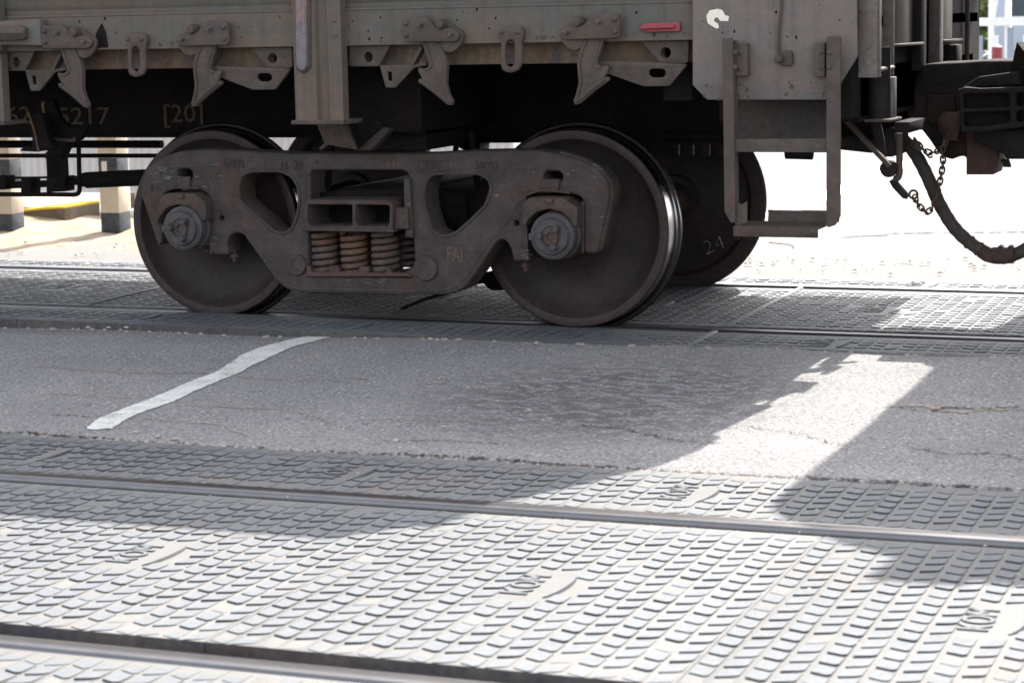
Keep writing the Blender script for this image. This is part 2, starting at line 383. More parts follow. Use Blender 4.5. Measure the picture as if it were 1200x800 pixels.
def text(name, s, mat, size, loc, parent, rot=(math.pi/2, 0, 0), ext=.0008, sx=1., bold=0., label=None):
    cu = bpy.data.curves.new(name, 'FONT'); cu.body = s; cu.size = size; cu.extrude = ext; cu.align_x = 'CENTER'; cu.align_y = 'CENTER'; cu.offset = bold; cu.resolution_u = 2
    ob = bpy.data.objects.new(name, cu); COL.objects.link(ob)
    bpy.context.view_layer.update()
    me = bpy.data.meshes.new_from_object(ob.evaluated_get(bpy.context.evaluated_depsgraph_get()))
    bpy.data.objects.remove(ob); bpy.data.curves.remove(cu)
    me.name = name; me.transform(Matrix.LocRotScale(None, __import__('mathutils').Euler(rot), Vector((1, 1, 1))) @ Matrix.Diagonal((sx, 1, 1, 1)))
    me.materials.clear(); me.materials.append(MAT[mat])
    o = bpy.data.objects.new(name, me); COL.objects.link(o); o.location = loc; setpar(o, parent)
    if label: o['label'] = label
    return o
def bolt_mb(mb, c, r, h, hexa=True, sgn=-1):
    if hexa:
        mb.lathe([(r*1.35, 0), (r*1.35, .002), (r, .0022), (r, h*.85), (r*.85, h)], c, 'y', 6, sgn, phase=.3)
        mb.lathe([(r*.5, h*.9), (r*.5, h*1.35)], c, 'y', 10, sgn)
    else: mb.lathe([(r*1.15, 0), (r, h*.45), (r*.7, h*.85), (r*.25, h)], c, 'y', 14, sgn)
    return mb
def bolt(name, c, r, h, mat, parent, hexa=True):
    return bolt_mb(MB(), c, r, h, hexa).build(name, mat, parent, ang=30)

# ================================================================== SETTING
def hgt(x, y):
    """gentle unevenness of the asphalt between the tracks"""
    a = .006*math.sin(1.7*x+.6)*math.sin(1.9*y)+.004*math.sin(4.1*x+2*y)+.003*math.sin(7.3*y-2.2*x)
    low = -.018-.016*max(0, min(1, (-3.6-x)/2))*max(0, min(1, (y-7.2)/1.2))
    return low+a+.009*max(0, 1-abs(y-6.3)/.35)+.012*max(0, min(1, (x+4.2)/1.2))*max(0, 1-(8.72-y)/.5 if y > 8.2 else 0)
mb = MB().box(-1500, 1500, -300, 3000, -1.2, -.3)
o = mb.build('ground', 'farroad'); tag(o, kind='structure', label='wide flat base ground under the crossing')
def grid(xs, ys, fn):
    v = [(x, y, fn(x, y)) for y in ys for x in xs]; n = len(xs)
    f = [(j*n+i, j*n+i+1, (j+1)*n+i+1, (j+1)*n+i) for j in range(len(ys)-1) for i in range(n-1)]
    return MB().add(v, f)
def lin(a, b, n): return [a+(b-a)*i/n for i in range(n+1)]
random.seed(3)
edge = [random.uniform(-.014, .014) for _ in range(400)]
def road_fn(x, y): return hgt(x, y)
g_ = grid(lin(-11, 3.5, 290), lin(6.22, 8.71, 50), road_fn)
v = []
for k, (x, y, z) in enumerate(g_.v):
    i = k % 291
    if k < 291: y = 6.245+edge[i]; z -= .012
    elif k < 582: y += edge[i]*.5
    v.append((x, y, z))
g_.v = v
asph = tag(g_.build('road', 'asphalt', ang=180), kind='structure', label='worn grey asphalt strip between the two tracks')
# painted line on the asphalt
L = [(-4.082,6.381),(-4.153,6.579),(-4.175,6.729),(-4.219,7.049),(-4.258,7.376),(-4.29,7.688),(-4.354,7.899),(-4.419,8.169),(-4.423,8.445),(-4.38,8.72),(-4.309,8.791)]
R = [(-3.991,6.438),(-4.05,6.674),(-4.076,6.991),(-4.123,7.269),(-4.156,7.656),(-4.213,7.887),(-4.24,8.114),(-4.261,8.355),(-4.241,8.565),(-4.228,8.755),(-4.236,8.808)]
def resamp(p, n):
    P = smooth([(a, b, 0) for a, b in p], 8); d = [0]
    for i in range(1, len(P)): d.append(d[-1]+(P[i]-P[i-1]).length)
    out = []; k = 0
    for i in range(n+1):
        s = d[-1]*i/n
        while k < len(d)-2 and d[k+1] < s: k += 1
        t = (s-d[k])/max(1e-9, d[k+1]-d[k]); out.append(P[k].lerp(P[k+1], t))
    return out
LL, RR = resamp(L, 120), resamp(R, 120)
v = []; f = []
for i in range(121):
    j1, j2 = random.uniform(-.004, .004), random.uniform(-.004, .004)
    for q in range(5):
        p = LL[i].lerp(RR[i], .08+.84*q/4); x = p.x+(j1 if q == 0 else j2 if q == 4 else 0); v.append((x, p.y+(.012*math.sin(q*2.1+1) if i == 0 else 0), hgt(x, p.y)+.003))
f = [(i*5+q, i*5+q+1, i*5+q+6, i*5+q+5) for i in range(120) for q in range(4)]
MB().add(v, f).build('lane_line', 'paint', asph, ang=180, label='wobbly worn white painted line')
# cracks
def crack(pts, w, mat, jit=.011):
    P = resamp(pts, max(30, int(len(pts)*30))); v = []; n = len(P); a = 0; b = 0
    for i, p in enumerate(P):
        a = .7*a+random.uniform(-jit, jit); ww = w*random.uniform(.25, 1.3)*min(1, 6*i/n+.15, 6*(n-1-i)/n+.15)
        d = (P[min(i+1, n-1)]-P[max(i-1, 0)]).normalized(); nn = Vector((-d.y, d.x, 0))
        for s in (-.5, .5):
            q = p+nn*(a+s*ww); v.append((q.x, q.y, hgt(q.x, q.y)+.0035))
    return v, [(2*i, 2*i+1, 2*i+3, 2*i+2) for i in range(n-1) if (math.sin(i*.37+w*900)+random.uniform(-.9, .9)) > -.75]
cr1 = MB(); cr2 = MB()
for pts, w in [([(-5.174,7.494),(-5.039,7.663),(-4.787,7.588),(-4.509,7.59),(-4.269,7.65),(-3.91,7.546),(-3.669,7.586)], .014), ([(-4.701,7.023),(-4.554,7.002),(-4.547,7.202),(-4.569,7.299)], .01),
               ([(-4.69,7.065),(-4.409,7.039),(-4.228,7.047)], .012), ([(-4.067,6.957),(-3.853,6.957),(-3.558,6.925),(-3.254,6.715)], .012), ([(-4.066,6.653),(-3.716,6.643),(-3.485,6.461)], .012),
               ([(-3.687,7.623),(-3.571,7.61)], .03), ([(-3.295,7.557),(-3.223,7.595)], .028), ([(-3.245,6.834),(-2.812,6.881),(-2.685,6.882)], .01),
               ([(-1.55,7.534),(-1.416,7.621),(-1.309,7.527),(-1.201,7.589),(-1.064,7.659)], .04), ([(-4.543,6.563),(-4.379,6.588),(-4.276,6.65)], .01)]:
    cr2.add(*crack(pts, w, 0))
for pts, w in [([(-2.05,7.001),(-1.888,7.06),(-1.693,6.986),(-1.527,6.82),(-1.461,6.709)], .007), ([(-2.566,6.897),(-2.429,6.949),(-2.264,6.913),(-2.046,6.785),(-1.815,6.787)], .012), ([(-3.022,6.492),(-2.674,6.54),(-2.549,6.529)], .012),
               ([(-1.362,7.496),(-1.323,7.61),(-1.206,7.623),(-1.071,7.71)], .026), ([(-5.2+i*.2, 6.262+.006*math.sin(i*1.7)) for i in range(26)], .022), ([(-1.542,7.571),(-1.394,7.505)], .012), ([(-1.325,6.845),(-1.174,6.759),(-1.024,6.814),(-0.933,6.728)], .012),
               ([(-2.279,7.563),(-2.057,7.695),(-1.696,7.787)], .004), ([(-4.358,6.611),(-4.187,6.621),(-4.102,6.713)], .012), ([(-4.578,7.573),(-4.269,7.65)], .008)]:
    cr1.add(*crack(pts, w, 0))
tag(cr1.build('crack', 'crack', asph, ang=180), kind='stuff'); tag(cr2.build('crack', 'cracksand', asph, ang=180), kind='stuff')

# far side road, sand verge
def farfn(x, y): return -.012
xs = lin(-6.5, 40, 120); ys = [11.18+.02*math.sin(0)]+[11.3, 11.6, 12, 12.6, 13.4, 14.5, 16, 19, 24, 32, 50, 90, 160, 400, 1200]
fr = tag(grid([-900, -200, -60, -25, -12]+xs+[60, 120, 400, 900], ys, farfn).build('road', 'farroad', ang=180), kind='structure', label='pale sunlit road beyond the train')
p = [(-3.833,14.703),(-3.917,20.16),(-3.731,19.599),(-3.616,14.161)]
p = [Vector((a, b, 0)) for a, b in p]
MB().add([((q := p[3*e].lerp(p[1+e], i/40)).x, q.y, farfn(q.x, q.y)+.004) for i in range(41) for e in (0, 1)], [(2*i, 2*i+1, 2*i+3, 2*i+2) for i in range(40)]).build('road_line', 'whitewash', fr)
mb = MB()
for pts, w in (([(-2.728,13.501),(-2.325,13.62),(-1.873,13.746)], .02), ([(-2.956,13.198),(-2.85,13.32),(-2.707,13.397)], .03), ([(-3.409,13.727),(-3.299,14.094),(-3.18,14.861)], .02), ([(-1.865,12.329),(-1.809,12.428),(-1.688,12.405)], .03), ([(-3.331,12.877),(-3.168,12.754),(-3.097,12.571)], .03)):
    P = resamp(pts, 60)
    v = []
    for i, q_ in enumerate(P):
        ww = w*random.uniform(.2, 1.2)
        for e_ in (-1, 1): v.append((q_.x, q_.y+e_*ww, -.0085))
    mb.add(v, [(2*i, 2*i+1, 2*i+3, 2*i+2) for i in range(60) if random.random() < .85])
tag(mb.build('crack', 'crack', fr, ang=180), kind='stuff')
def sandfn(x, y):
    h_ = .0 + .05*math.exp(-((x+8.6)/.9)**2-((y-13.2)/.5)**2)+.012*math.sin(5*x+3*y)+.008*math.sin(11*x-7*y)+.006*math.sin(23*x+17*y)
    e = max(0, min(1, (y-11.5)/1.0))*max(0, min(1, (-5.2-x)/1.2)); return -.02+e*(.02+h_)+(.004 if e > 0 else -.02)
tag(grid(lin(-26, -4.0, 260), lin(11.2, 16.5, 90), sandfn).build('sand_verge', 'sand', ang=180), kind='structure', label='dry beige sandy verge in front of the white fence')

# ------------------------------------------------------------------ rails
def rail(label, yc, inner, hm='railhead'):
    # inner = +1 when the gauge side looks to +y
    t = thing('rail', label, 'rail', (-3, yc, -.18), 'steel rails of the two tracks')
    head = [(-.0375, -.03), (-.0375, -.010), (-.034, -.003), (-.026, 0), (-.010, .0018), (.010, .0018), (.026, 0), (.034, -.003), (.0375, -.010), (.0375, -.03), (.012, -.045), (-.012, -.045)]
    web = [(-.009, -.0451), (.009, -.0451), (.012, -.14), (.066, -.155), (.066, -.168), (-.066, -.168), (-.066, -.155), (-.012, -.14)]
    for nm, pr, mt in (('rail_head', head, hm), ('rail_web', web, 'railweb')):
        n = len(pr); xs_ = lin(-14, 6, 40); vv = [(x, yc+a, b) for x in xs_ for a, b in pr]
        ff = [(i*n+k, i*n+(k+1) % n, (i+1)*n+(k+1) % n, (i+1)*n+k) for i in range(40) for k in range(n)]+[tuple(range(n)), tuple(40*n+k for k in range(n))]
        MB().add(vv, ff).build(nm, mt, t, ang=50)
    return t
YA0, YA1 = 4.09, 5.61     # gauge faces, nearer track
YB0, YB1 = 9.20, 10.72    # gauge faces, wagon's track
rail('nearest steel rail across the bottom left corner of the crossing', YA0-.0375, 1)
rail('steel rail crossing the whole foreground below the asphalt strip', YA1+.0375, -1)
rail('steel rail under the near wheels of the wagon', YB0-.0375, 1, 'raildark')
rail('steel rail under the far wheels of the wagon', YB1+.0375, -1)

# ------------------------------------------------------------------ crossing panels
PW = 1.10; CP = PW/18; RP = .0755
def lug(mb, cx, cy, sl, w=.0468, ln=.0695, h1=.0062, h2=.003, jit=0):
    # front edge (toward -y) is the high one; sl tilts the two cross edges
    x0, x1 = cx-w/2, cx+w/2; y0, y1 = cy-ln/2, cy+ln/2; s = sl*.0085; e = .0010; ch = .009
    # outline with one chamfered corner at the front
    if sl > 0: out = [(x0, y0-s), (x1-ch, y0+s-.001), (x1, y0+s+ch), (x1, y1+s), (x0, y1-s)]
    else: out = [(x0, y0-s), (x1-ch, y0+s+.001), (x1, y0+s+ch), (x1, y1+s), (x0, y1-s)]
    n = len(out); v = [(a, b, 0) for a, b in out]
    for a, b in out:
        t = (b-y0)/(y1-y0); v.append((a+(e if a < cx else -e), b+(e if t < .5 else -e), (h1*(1-t)+h2*t)))
    mb.add(v, [tuple(range(n, 2*n))]+[(k, (k+1) % n, n+(k+1) % n, n+k) for k in range(n)])
def make_panel(depth, rows, seedv):
    """panel mesh, lug mesh, emblem mesh in local coordinates: x -PW/2..PW/2, y 0..depth, top face at z=0"""
    rnd = random.Random(seedv)
    sl = plate_mb([(-PW/2+.0006, 0), (PW/2-.0006, 0), (PW/2-.0006, depth), (-PW/2+.0006, depth)], 0, -.12, bev=.0015, r=.004, plane='xy', seg=2)
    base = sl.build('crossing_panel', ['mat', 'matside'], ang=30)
    for p_ in base.data.polygons:
        if abs(p_.normal.z) < .5: p_.material_index = 1
    lg = MB(); off = (depth-rows*RP)/2+RP/2; ec = depth/2
    for j in range(rows):
        for i in range(18):
            cx = -PW/2+CP*(i+.5); cy = off+j*RP
            if ((cx-.01)/.095)**2+((cy-ec)/.135)**2 < 1: continue
            h1 = .0052*(.45 if j in (0, rows-1) else 1)*rnd.uniform(.6, 1.1)*(.35 if rnd.random() < .03 else 1)
            lug(lg, cx+rnd.uniform(-.0008, .0008), cy+rnd.uniform(-.001, .001), -1 if i % 2 == 0 else 1, h1=h1, h2=h1*.3)
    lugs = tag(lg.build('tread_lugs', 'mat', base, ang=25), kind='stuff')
    em = MB(); z = .0035
    z = .0025
    def st(a, b, w=.012): em.bar((*a, z), (*b, z), w, .003)
    e0 = -.03; up = -1     # letters read away from the camera, their tops to the left
    def L(u, v): return (e0-v, ec-.095+u)
    for a, b in (((0, -.035), (0, .035)), ((.004, 0), (.04, .035)), ((.004, 0), (.04, -.035)), ((.125, -.035), (.125, .035)), ((.125, .035), (.148, -.01)), ((.148, -.01), (.171, .035)), ((.171, .035), (.171, -.035))): st(L(*a), L(*b))
    ring = [L(.082+.026*math.cos(q), .033*math.sin(q)) for q in lin(0, 2*math.pi, 14)]
    for a, b in zip(ring, ring[1:]): st(a, b, .012)
    em.build('emblem', 'mat', base)
    arc = [(.045+.03*math.cos(a), ec+.115*math.sin(a)) for a in lin(-1.35, 1.2, 14)]
    MB().tube([(a, b, .001) for a, b in arc], [.002+.006*math.sin(math.pi*i/14) for i in range(15)], 6).build('emblem_arc', 'mat', base)
    return base
def copy_tree(o, parent=None):
    c = o.copy(); COL.objects.link(c)
    if parent: c.parent = parent
    for ch in o.children: copy_tree(ch, c)
    return c
ORD = ['first', 'second', 'third', 'fourth', 'fifth', 'sixth', 'seventh', 'eighth', 'ninth', 'tenth', 'eleventh']
protos = {}
def row(y0, depth, rows, x_first, n, vis0, vis1, desc, seedv, dz=-.008, tilt=None):
    key = (depth, rows); k = 0
    for i in range(n):
        if key not in protos: o = make_panel(depth, rows, seedv); protos[key] = o
        else: o = copy_tree(protos[key])
        cx = x_first+PW*i
        o.location = (cx, y0, dz+random.uniform(-.0005, .0005)); o.rotation_euler = (random.uniform(-.0005, .0005), random.uniform(-.0005, .0005), 0)
        if tilt: tilt(o, i)
        if vis0 <= i <= vis1: lab = 'rubber crossing panel %s, %s one from the left edge' % (desc, ORD[i-vis0])
        elif i < vis0: lab = 'rubber crossing panel %s, off the left edge%s' % (desc, ', farther out' if vis0-i > 1 else '')
        else: lab = 'rubber crossing panel %s, off the right edge%s' % (desc, ', farther out' if i-vis1 > 1 else '')
        tag(o, lab, 'crossing panel', 'ribbed rubber crossing panels')
# nearer track
row(4.19, 1.365, 18, -4.04, 5, 0, 3, 'between the rails in the foreground', 1)
row(5.692, .548, 7, -5.08, 6, 1, 4, 'between foreground rail and asphalt', 2)
row(3.465, .548, 7, -3.5, 4, 1, 2, 'in the bottom left corner', 3)
# wagon's track: joints at x = -2.59
XJ = -2.59
def tiltB(o, i):
    cx = o.location.x
    o.location.z = .014*max(0, min(1, (-3.4-cx)/1.8))-.006
    o.rotation_euler.y = .006 if -5.8 < cx < -3 else 0
row(8.685, .425, 5, XJ+PW/2-PW*6, 9, 2, 7, 'between asphalt and near wheels', 4, dz=.014, tilt=tiltB)
row(9.30, 1.375, 18, XJ+PW/2-PW*6, 9, 1, 7, 'between the rails under the wagon', 5, dz=-.008)
row(10.80, .36, 4, XJ+PW/2-PW*6, 9, 1, 6, 'beyond the far wheels', 6, dz=-.008)
# light joint bars
for k, (x, y0, y1) in enumerate([(XJ, 9.31, 10.67), (XJ+.0, 8.70, 9.10), (XJ-3.3, 9.31, 10.67)]):
    tag(MB().cbox(x-.012, x+.012, y0, y1, -.02, .004, .003).build('joint_bar', 'greysteel'), ['pale steel joint bar between panels under the wagon, right of the big wheel', 'short pale joint bar beside the asphalt, right of the big wheel', 'steel joint bar between panels left of the left wheel'][k], 'joint bar', 'joint bars between crossing panels')
# pebbles and crumbs along the asphalt edges
mb = MB(); rnd = random.Random(11)
def pebble(mb, x, y, z, r):
    v = []; ph = rnd.uniform(0, 6)
    for a, b in ((0, 1), (.6, .8), (1, 0)):
        if a == 0: v.append((x, y, z+r*.7)); continue
        for k in range(6):
            t = ph+k*math.pi/3; q = a*r*rnd.uniform(.7, 1.2); v.append((x+q*math.cos(t)*1.2, y+q*math.sin(t), z+b*r*.5*rnd.uniform(.7, 1.2)))
    f = [(0, 1+k, 1+(k+1) % 6) for k in range(6)]+[(1+k, 7+k, 7+(k+1) % 6, 1+(k+1) % 6) for k in range(6)]
    mb.add(v, f)
for _ in range(1500):
    x = rnd.uniform(-6, 0); y = 6.25+rnd.gauss(0, .012); dens = .5+.5*math.sin(3.1*x)*math.sin(1.3*x+1)
    if rnd.random() < dens: pebble(mb, x, y, -.012, rnd.choice((.004, .005, .006, .009)))
for _ in range(260):
    x = rnd.uniform(-8, 0); y = 8.67+rnd.gauss(0, .012); pebble(mb, x, y, hgt(x, y), rnd.choice((.004, .006, .012)))
for _ in range(700):
    x = rnd.uniform(-5.5, 0); y = rnd.uniform(6.3, 8.6); pebble(mb, x, y, hgt(x, y)-.001, rnd.choice((.002, .003, .003, .004)))
for _ in range(160):
    x = rnd.uniform(-5, -.2); y = rnd.uniform(4.3, 6.2); pebble(mb, x, y, -.007, rnd.choice((.003, .004, .006)))
for px, py in [(-3.4,6.053),(-2.947,6.497),(-2.721,7.143),(-5.652,8.771),(-5.47,8.638),(-5.37,8.661),(-5.29,8.679),(-5.183,8.703),(-3.882,6.403),(-3.769,6.354),(-3.689,6.328)]: pebble(mb, px, py, -.012, .013)
tag(mb.build('loose_gravel', 'stone', ang=50), 'crumbs of gravel and grit strewn along the asphalt edges', 'gravel', kind='stuff')
mb = MB()
for _ in range(500):
    x = rnd.uniform(-12, -1); y = rnd.uniform(11.2, 11.9)+abs(rnd.gauss(0, .2)); pebble(mb, x, y, .002, rnd.choice((.004, .008, .015)))
tag(mb.build('sand_clods', 'stone', ang=50), 'small clods scattered beyond the far rail', 'gravel', kind='stuff')

# ================================================================== WAGON
YN = 8.43            # near face of the side sill
YC = 9.96            # track centre
ZT = 3.45
wg = thing('freight_wagon', 'grey-brown open freight wagon with its near bogie and side hatch latches', 'freight wagon', (-4.11, YC, 0))
wg2 = thing('freight_wagon', 'next freight wagon coupled on the right, only its ribbed coupler and hose in view', 'freight wagon', (1.0, YC, 0))
XE = -1.83; XL = -13.4
# ---- wheels
def wheel(parent, x, far=False, dx=0.):
    yf = YC+.85 if far else YC-.85; sg = -1 if far else 1; c = (x, yf, .434); K = .962
    prof = [(.105, -.012), (.118, -.008), (.125, .02), (.16, .055), (.22, .078), (.30, .083), (.36, .068), (.395, .038), (.408, .012), (.416, .004),
            (.447, .0), (.453, .002), (.4575, .01), (.4595, .03), (.462, .075), (.465, .092), (.472, .100), (.484, .106), (.489, .112), (.487, .120), (.480, .127), (.47, .13), (.41, .13), (.398, .12), (.385, .095),
            (.33, .10), (.2, .12), (.13, .14), (.12, .17), (.1, .17)]
    prof = [(r*K if r > .35 else r, a) for r, a in prof]; mis = []
    for i in range(len(prof)-1):
        r = max(prof[i][0], prof[i+1][0]); mis.append(2 if 12 <= i <= 15 or i == 17 else (1 if 8 <= i <= 11 or i in (16, 18, 19, 20, 21, 22) else 0))
    return MB().lathe(prof, c, 'y', 160, sg, mis).build('wheel', ['wheel', 'rim', 'tread'], parent, ang=28, origin=c)
def coil(mb, c, R, r, z0, z1, turns, n=22, seg=10, ph=0):
    P = []; m = int(turns*n)
    for i in range(m+1):
        t = i/m; a = 2*math.pi*turns*t+ph; tt = t
        e = .5/turns*.8
        P.append((c[0]+R*math.cos(a), c[1]+R*math.sin(a), z0+r+(z1-z0-2*r)*tt))
    mb.tube(P, r, seg)
    return mb
def bogie(wg, dx=0., full=True):
    T = lambda pts: [(a+dx, b) for a, b in pts]
    XW = (-5.02+dx, -3.197+dx)
    for x in (XW[0]-.03, XW[1]-.046):
        w1 = wheel(wg, x); w2 = wheel(wg, x, True)
        MB().lathe([(.085, -.30), (.085, -.01), (.095, 0), (.095, .12), (.082, .3), (.082, 1.4), (.095, 1.58), (.095, 1.7), (.085, 1.72), (.085, 2.0)], (x, YC-.85, .434), 'y', 32).build('axle', 'wheel', wg)
    # side frame (cast)
    YS = 8.865
    outline = [(-5.296,0.597),(-5.283,0.661),(-5.254,0.704),(-5.216,0.74),(-5.16,0.77),(-5.069,0.792),(-4.957,0.8),(-4.68,0.791),(-4.52,0.783),(-4.252,0.782),(-3.836,0.783),(-3.632,0.795),(-3.432,0.799),(-3.321,0.799),(-3.216,0.785),(-3.111,0.756),(-3.038,0.72),(-2.996,0.669),(-2.986,0.618),(-2.998,0.555),(-3.043,0.375),(-3.052,0.356),(-3.11,0.355),(-3.106,0.573),(-3.121,0.602),(-3.183,0.616),(-3.349,0.611),(-3.373,0.592),(-3.372,0.451),(-3.367,0.32),(-3.435,0.311),(-3.449,0.375),(-3.473,0.408),(-3.505,0.407),(-3.546,0.354),(-3.605,0.27),(-3.664,0.196),(-3.709,0.17),(-3.779,0.157),(-4.104,0.151),(-4.489,0.148),(-4.558,0.166),(-4.609,0.208),(-4.696,0.324),(-4.754,0.406),(-4.797,0.421),(-4.833,0.405),(-4.853,0.365),(-4.841,0.341),(-4.846,0.314),(-4.926,0.316),(-4.934,0.348),(-4.924,0.565),(-4.94,0.596),(-4.984,0.613),(-5.132,0.614),(-5.169,0.594),(-5.18,0.542),(-5.189,0.367),(-5.208,0.355),(-5.221,0.374)]
    wl = [(-4.755,0.672),(-4.715,0.694),(-4.563,0.696),(-4.507,0.674),(-4.475,0.62),(-4.478,0.55),(-4.495,0.488),(-4.521,0.441),(-4.558,0.425),(-4.599,0.432),(-4.692,0.509),(-4.767,0.566),(-4.771,0.621)]
    wc = [(-4.405,0.707),(-3.953,0.709),(-3.925,0.693),(-3.926,0.651),(-3.945,0.571),(-3.949,0.434),(-3.912,0.416),(-3.908,0.297),(-3.933,0.266),(-3.976,0.242),(-4.438,0.232),(-4.426,0.551)]
    wr = [(-3.844,0.625),(-3.831,0.667),(-3.798,0.688),(-3.595,0.691),(-3.551,0.672),(-3.538,0.628),(-3.568,0.56),(-3.64,0.495),(-3.713,0.436),(-3.764,0.424),(-3.813,0.444),(-3.839,0.527),(-3.85,0.587)]
    s1 = [(-5.094,0.697),(-5.078,0.709),(-5.028,0.709),(-5.016,0.694),(-5.017,0.662),(-5.095,0.666)]
    s2 = [(-3.288,0.696),(-3.276,0.709),(-3.221,0.71),(-3.202,0.697),(-3.202,0.667),(-3.288,0.671)]
    h1, = [(-4.874,0.483)]; h2, = [(-3.419,0.48)]
    sf = plate('side_frame', T(outline), YS, YS+.15, 'frame', wg, holes=[T(q) for q in (wl, wc, wr, s1, s2)]+[T(circ(h1, .012)), T(circ(h2, .012))], bev=.010, r=.018, hr=.012)
    # raised rims round the windows and along the lower chord
    for q in (wl, wr):
        lp = fillet(T(q), .02); loop = [(a, YS+.002, b) for a, b in inset(lp, -.008)]
        MB().tube(loop, .0085, 8, closed=True).build('window_rim', 'frame', sf)
    rib = [(-4.918,0.6),(-4.883,0.577),(-4.837,0.523),(-4.77,0.437),(-4.695,0.34),(-4.608,0.228),(-4.549,0.18),(-4.488,0.166),(-4.104,0.17),(-3.771,0.178),(-3.713,0.195),(-3.667,0.234),(-3.604,0.323),(-3.545,0.403),(-3.488,0.456),(-3.438,0.524),(-3.413,0.569),(-3.369,0.6)]
    MB().tube([(a, YS+.0035, b) for a, b in fillet(T(rib), .02)], .007, 8).build('frame_rib', 'frame', sf)
    # outer flange at each end: deeper cast edge
    for pts in ([(-3.216,0.785),(-3.111,0.756),(-3.038,0.72),(-2.996,0.669),(-2.986,0.618),(-2.998,0.555),(-3.043,0.375)],):
        MB().tube([(a-.006, YS+.03, b-.004) for a, b in T(pts)], .018, 8).build('end_flange', 'frame', sf)
    for pts in ([(-3.379,0.598),(-3.372,0.318)], [(-3.111,0.579),(-3.115,0.357)], [(-4.931,0.575),(-4.934,0.318)], [(-5.188,0.557),(-5.208,0.357)]):
        (a, b), (c_, d) = T(pts); MB().bar((a, YS+.08, b), (c_, YS+.08, d), .012, .158, up=(0, 1, 0)).build('pedestal_liner', 'frame', sf)
    # bosses
    for cpt, r in zip([(-4.492,0.278),(-3.852,0.276)], (.05, .058)):
        MB().lathe([(r, .008), (r, -.008), (r*.93, -.014), (r*.5, -.014), (r*.45, -.011), (.003, -.011)], (cpt[0]+dx, YS, cpt[1]), 'y', 32).build('spring_plank_boss', 'frame', sf)
    # cast and stamped numbers
    for s, (px, pz), sz in (('50092', [(-4.794,0.734)][0], .05), ('16', [(-4.54,0.727)][0], .05), ('20', [(-4.467,0.728)][0], .058), ('1373', [(-3.805,0.727)][0], .042), ('50092', [(-3.551,0.732)][0], .05), ('8', [(-5.231,0.617)][0], .048), ('4', [(-4.376,0.74)][0], .028)):
        text('cast_number', s, 'caststamp', sz, (px+dx, YS-.0005, pz), sf, ext=.0022, sx=.9)
    b4 = T([(-3.878,0.749),(-3.733,0.75),(-3.734,0.705),(-3.879,0.704)])
    MB().tube([(a, YS, b) for a, b in b4], .0025, 6, closed=True).build('number_border', 'caststamp', sf)
    for s, (px, pz) in (('FAI', [(-3.713,0.336)][0]), ('LH', [(-3.998,0.734)][0])):
        text('painted_letters', s, 'orangepaint', .095 if s == 'FAI' else .05, (px+dx, YS-.0006, pz), sf, ext=.0008, sx=.62 if s == 'FAI' else 1)
    # hanging clips above the adapters
    for k, pts in enumerate(([(-5.087,0.674),(-5.02,0.675),(-5.027,0.616),(-5.054,0.612),(-5.103,0.627)], [(-3.285,0.675),(-3.21,0.676),(-3.219,0.62),(-3.297,0.623)])):
        cl = plate('adapter_clip', T(pts), YS-.014, YS-.004, 'frame', wg, r=.004, bev=.002)
        hc = pts[0]
        MB().tube([(pts[0][0]+dx+.012+.022*math.cos(a), YS-.016, pts[2][1]+.014+.009*math.sin(a)) for a in lin(0, 2*math.pi, 12)[:-1]], .003, 6, closed=True).build('clip_eye', 'fitting', cl)
    for pts in ([(-5.137,0.615),(-5.068,0.63),(-5.024,0.624),(-4.975,0.621)], [(-3.359,0.608),(-3.303,0.625),(-3.233,0.624),(-3.163,0.616)]):
        MB().tube([(a, YS-.012, b) for a, b in T(pts)], .005, 8).build('retaining_rod', 'rust', wg)
    # adapters, bearings
    for k, (ad, cc, lk) in enumerate((
        ([(-5.166,0.545),(-5.146,0.588),(-5.113,0.602),(-4.975,0.602),(-4.94,0.582),(-4.914,0.563),(-4.918,0.481),(-4.945,0.472),(-4.957,0.508),(-4.996,0.539),(-5.062,0.55),(-5.121,0.533),(-5.159,0.493),(-5.175,0.457)], [(-5.031,0.443)][0], [(-5.011,0.449)][0]),
        ([(-3.364,0.561),(-3.36,0.572),(-3.34,0.594),(-3.324,0.6),(-3.175,0.6),(-3.148,0.578),(-3.113,0.56),(-3.115,0.479),(-3.138,0.471),(-3.149,0.512),(-3.192,0.541),(-3.242,0.551),(-3.297,0.539),(-3.338,0.506),(-3.354,0.476),(-3.366,0.479)], [(-3.223,0.435)][0], [(-3.21,0.443)][0]))):
        plate('bearing_adapter', T(ad), 8.80, 8.95, 'rust' if k else 'rust', wg, bev=.005, r=.006)
        nb, = ([(-5.037,0.591)] if k == 0 else [(-3.235,0.59)])
        MB().cbox(nb[0]+dx-.014, nb[0]+dx+.014, 8.785, 8.81, nb[1]-.012, nb[1]+.006, .004).build('adapter_lug', 'fitting', wg)
        c = (cc[0]+dx, 8.78, cc[1]); R = .102
        cap = MB().lathe([(R*1.06, .20), (R*1.06, .06), (R*1.0, .055), (R*1.0, .012), (R*.975, .003), (R*.90, .0), (R*.87, -.003), (R*.80, -.003), (R*.77, -.012), (R*.73, -.017), (R*.45, -.018), (R*.42, -.012), (.004, -.012)], c, 'y', 64).build('bearing_cap', 'cap', wg, ang=25)
        MB().lathe([(R*1.05, 0), (R*1.085, .004), (R*1.085, .018), (R*1.05, .02)], (c[0], c[1]+.09, c[2]), 'y', 48).build('seal_ring', 'rust', cap)
        pl = [(c[0]+.055*math.cos(a)*(1 if j % 2 == 0 else .62), c[2]+.055*math.sin(a)*(1 if j % 2 == 0 else .62)) for j, a in enumerate([math.pi/3*q+.9 for q in range(6)])]
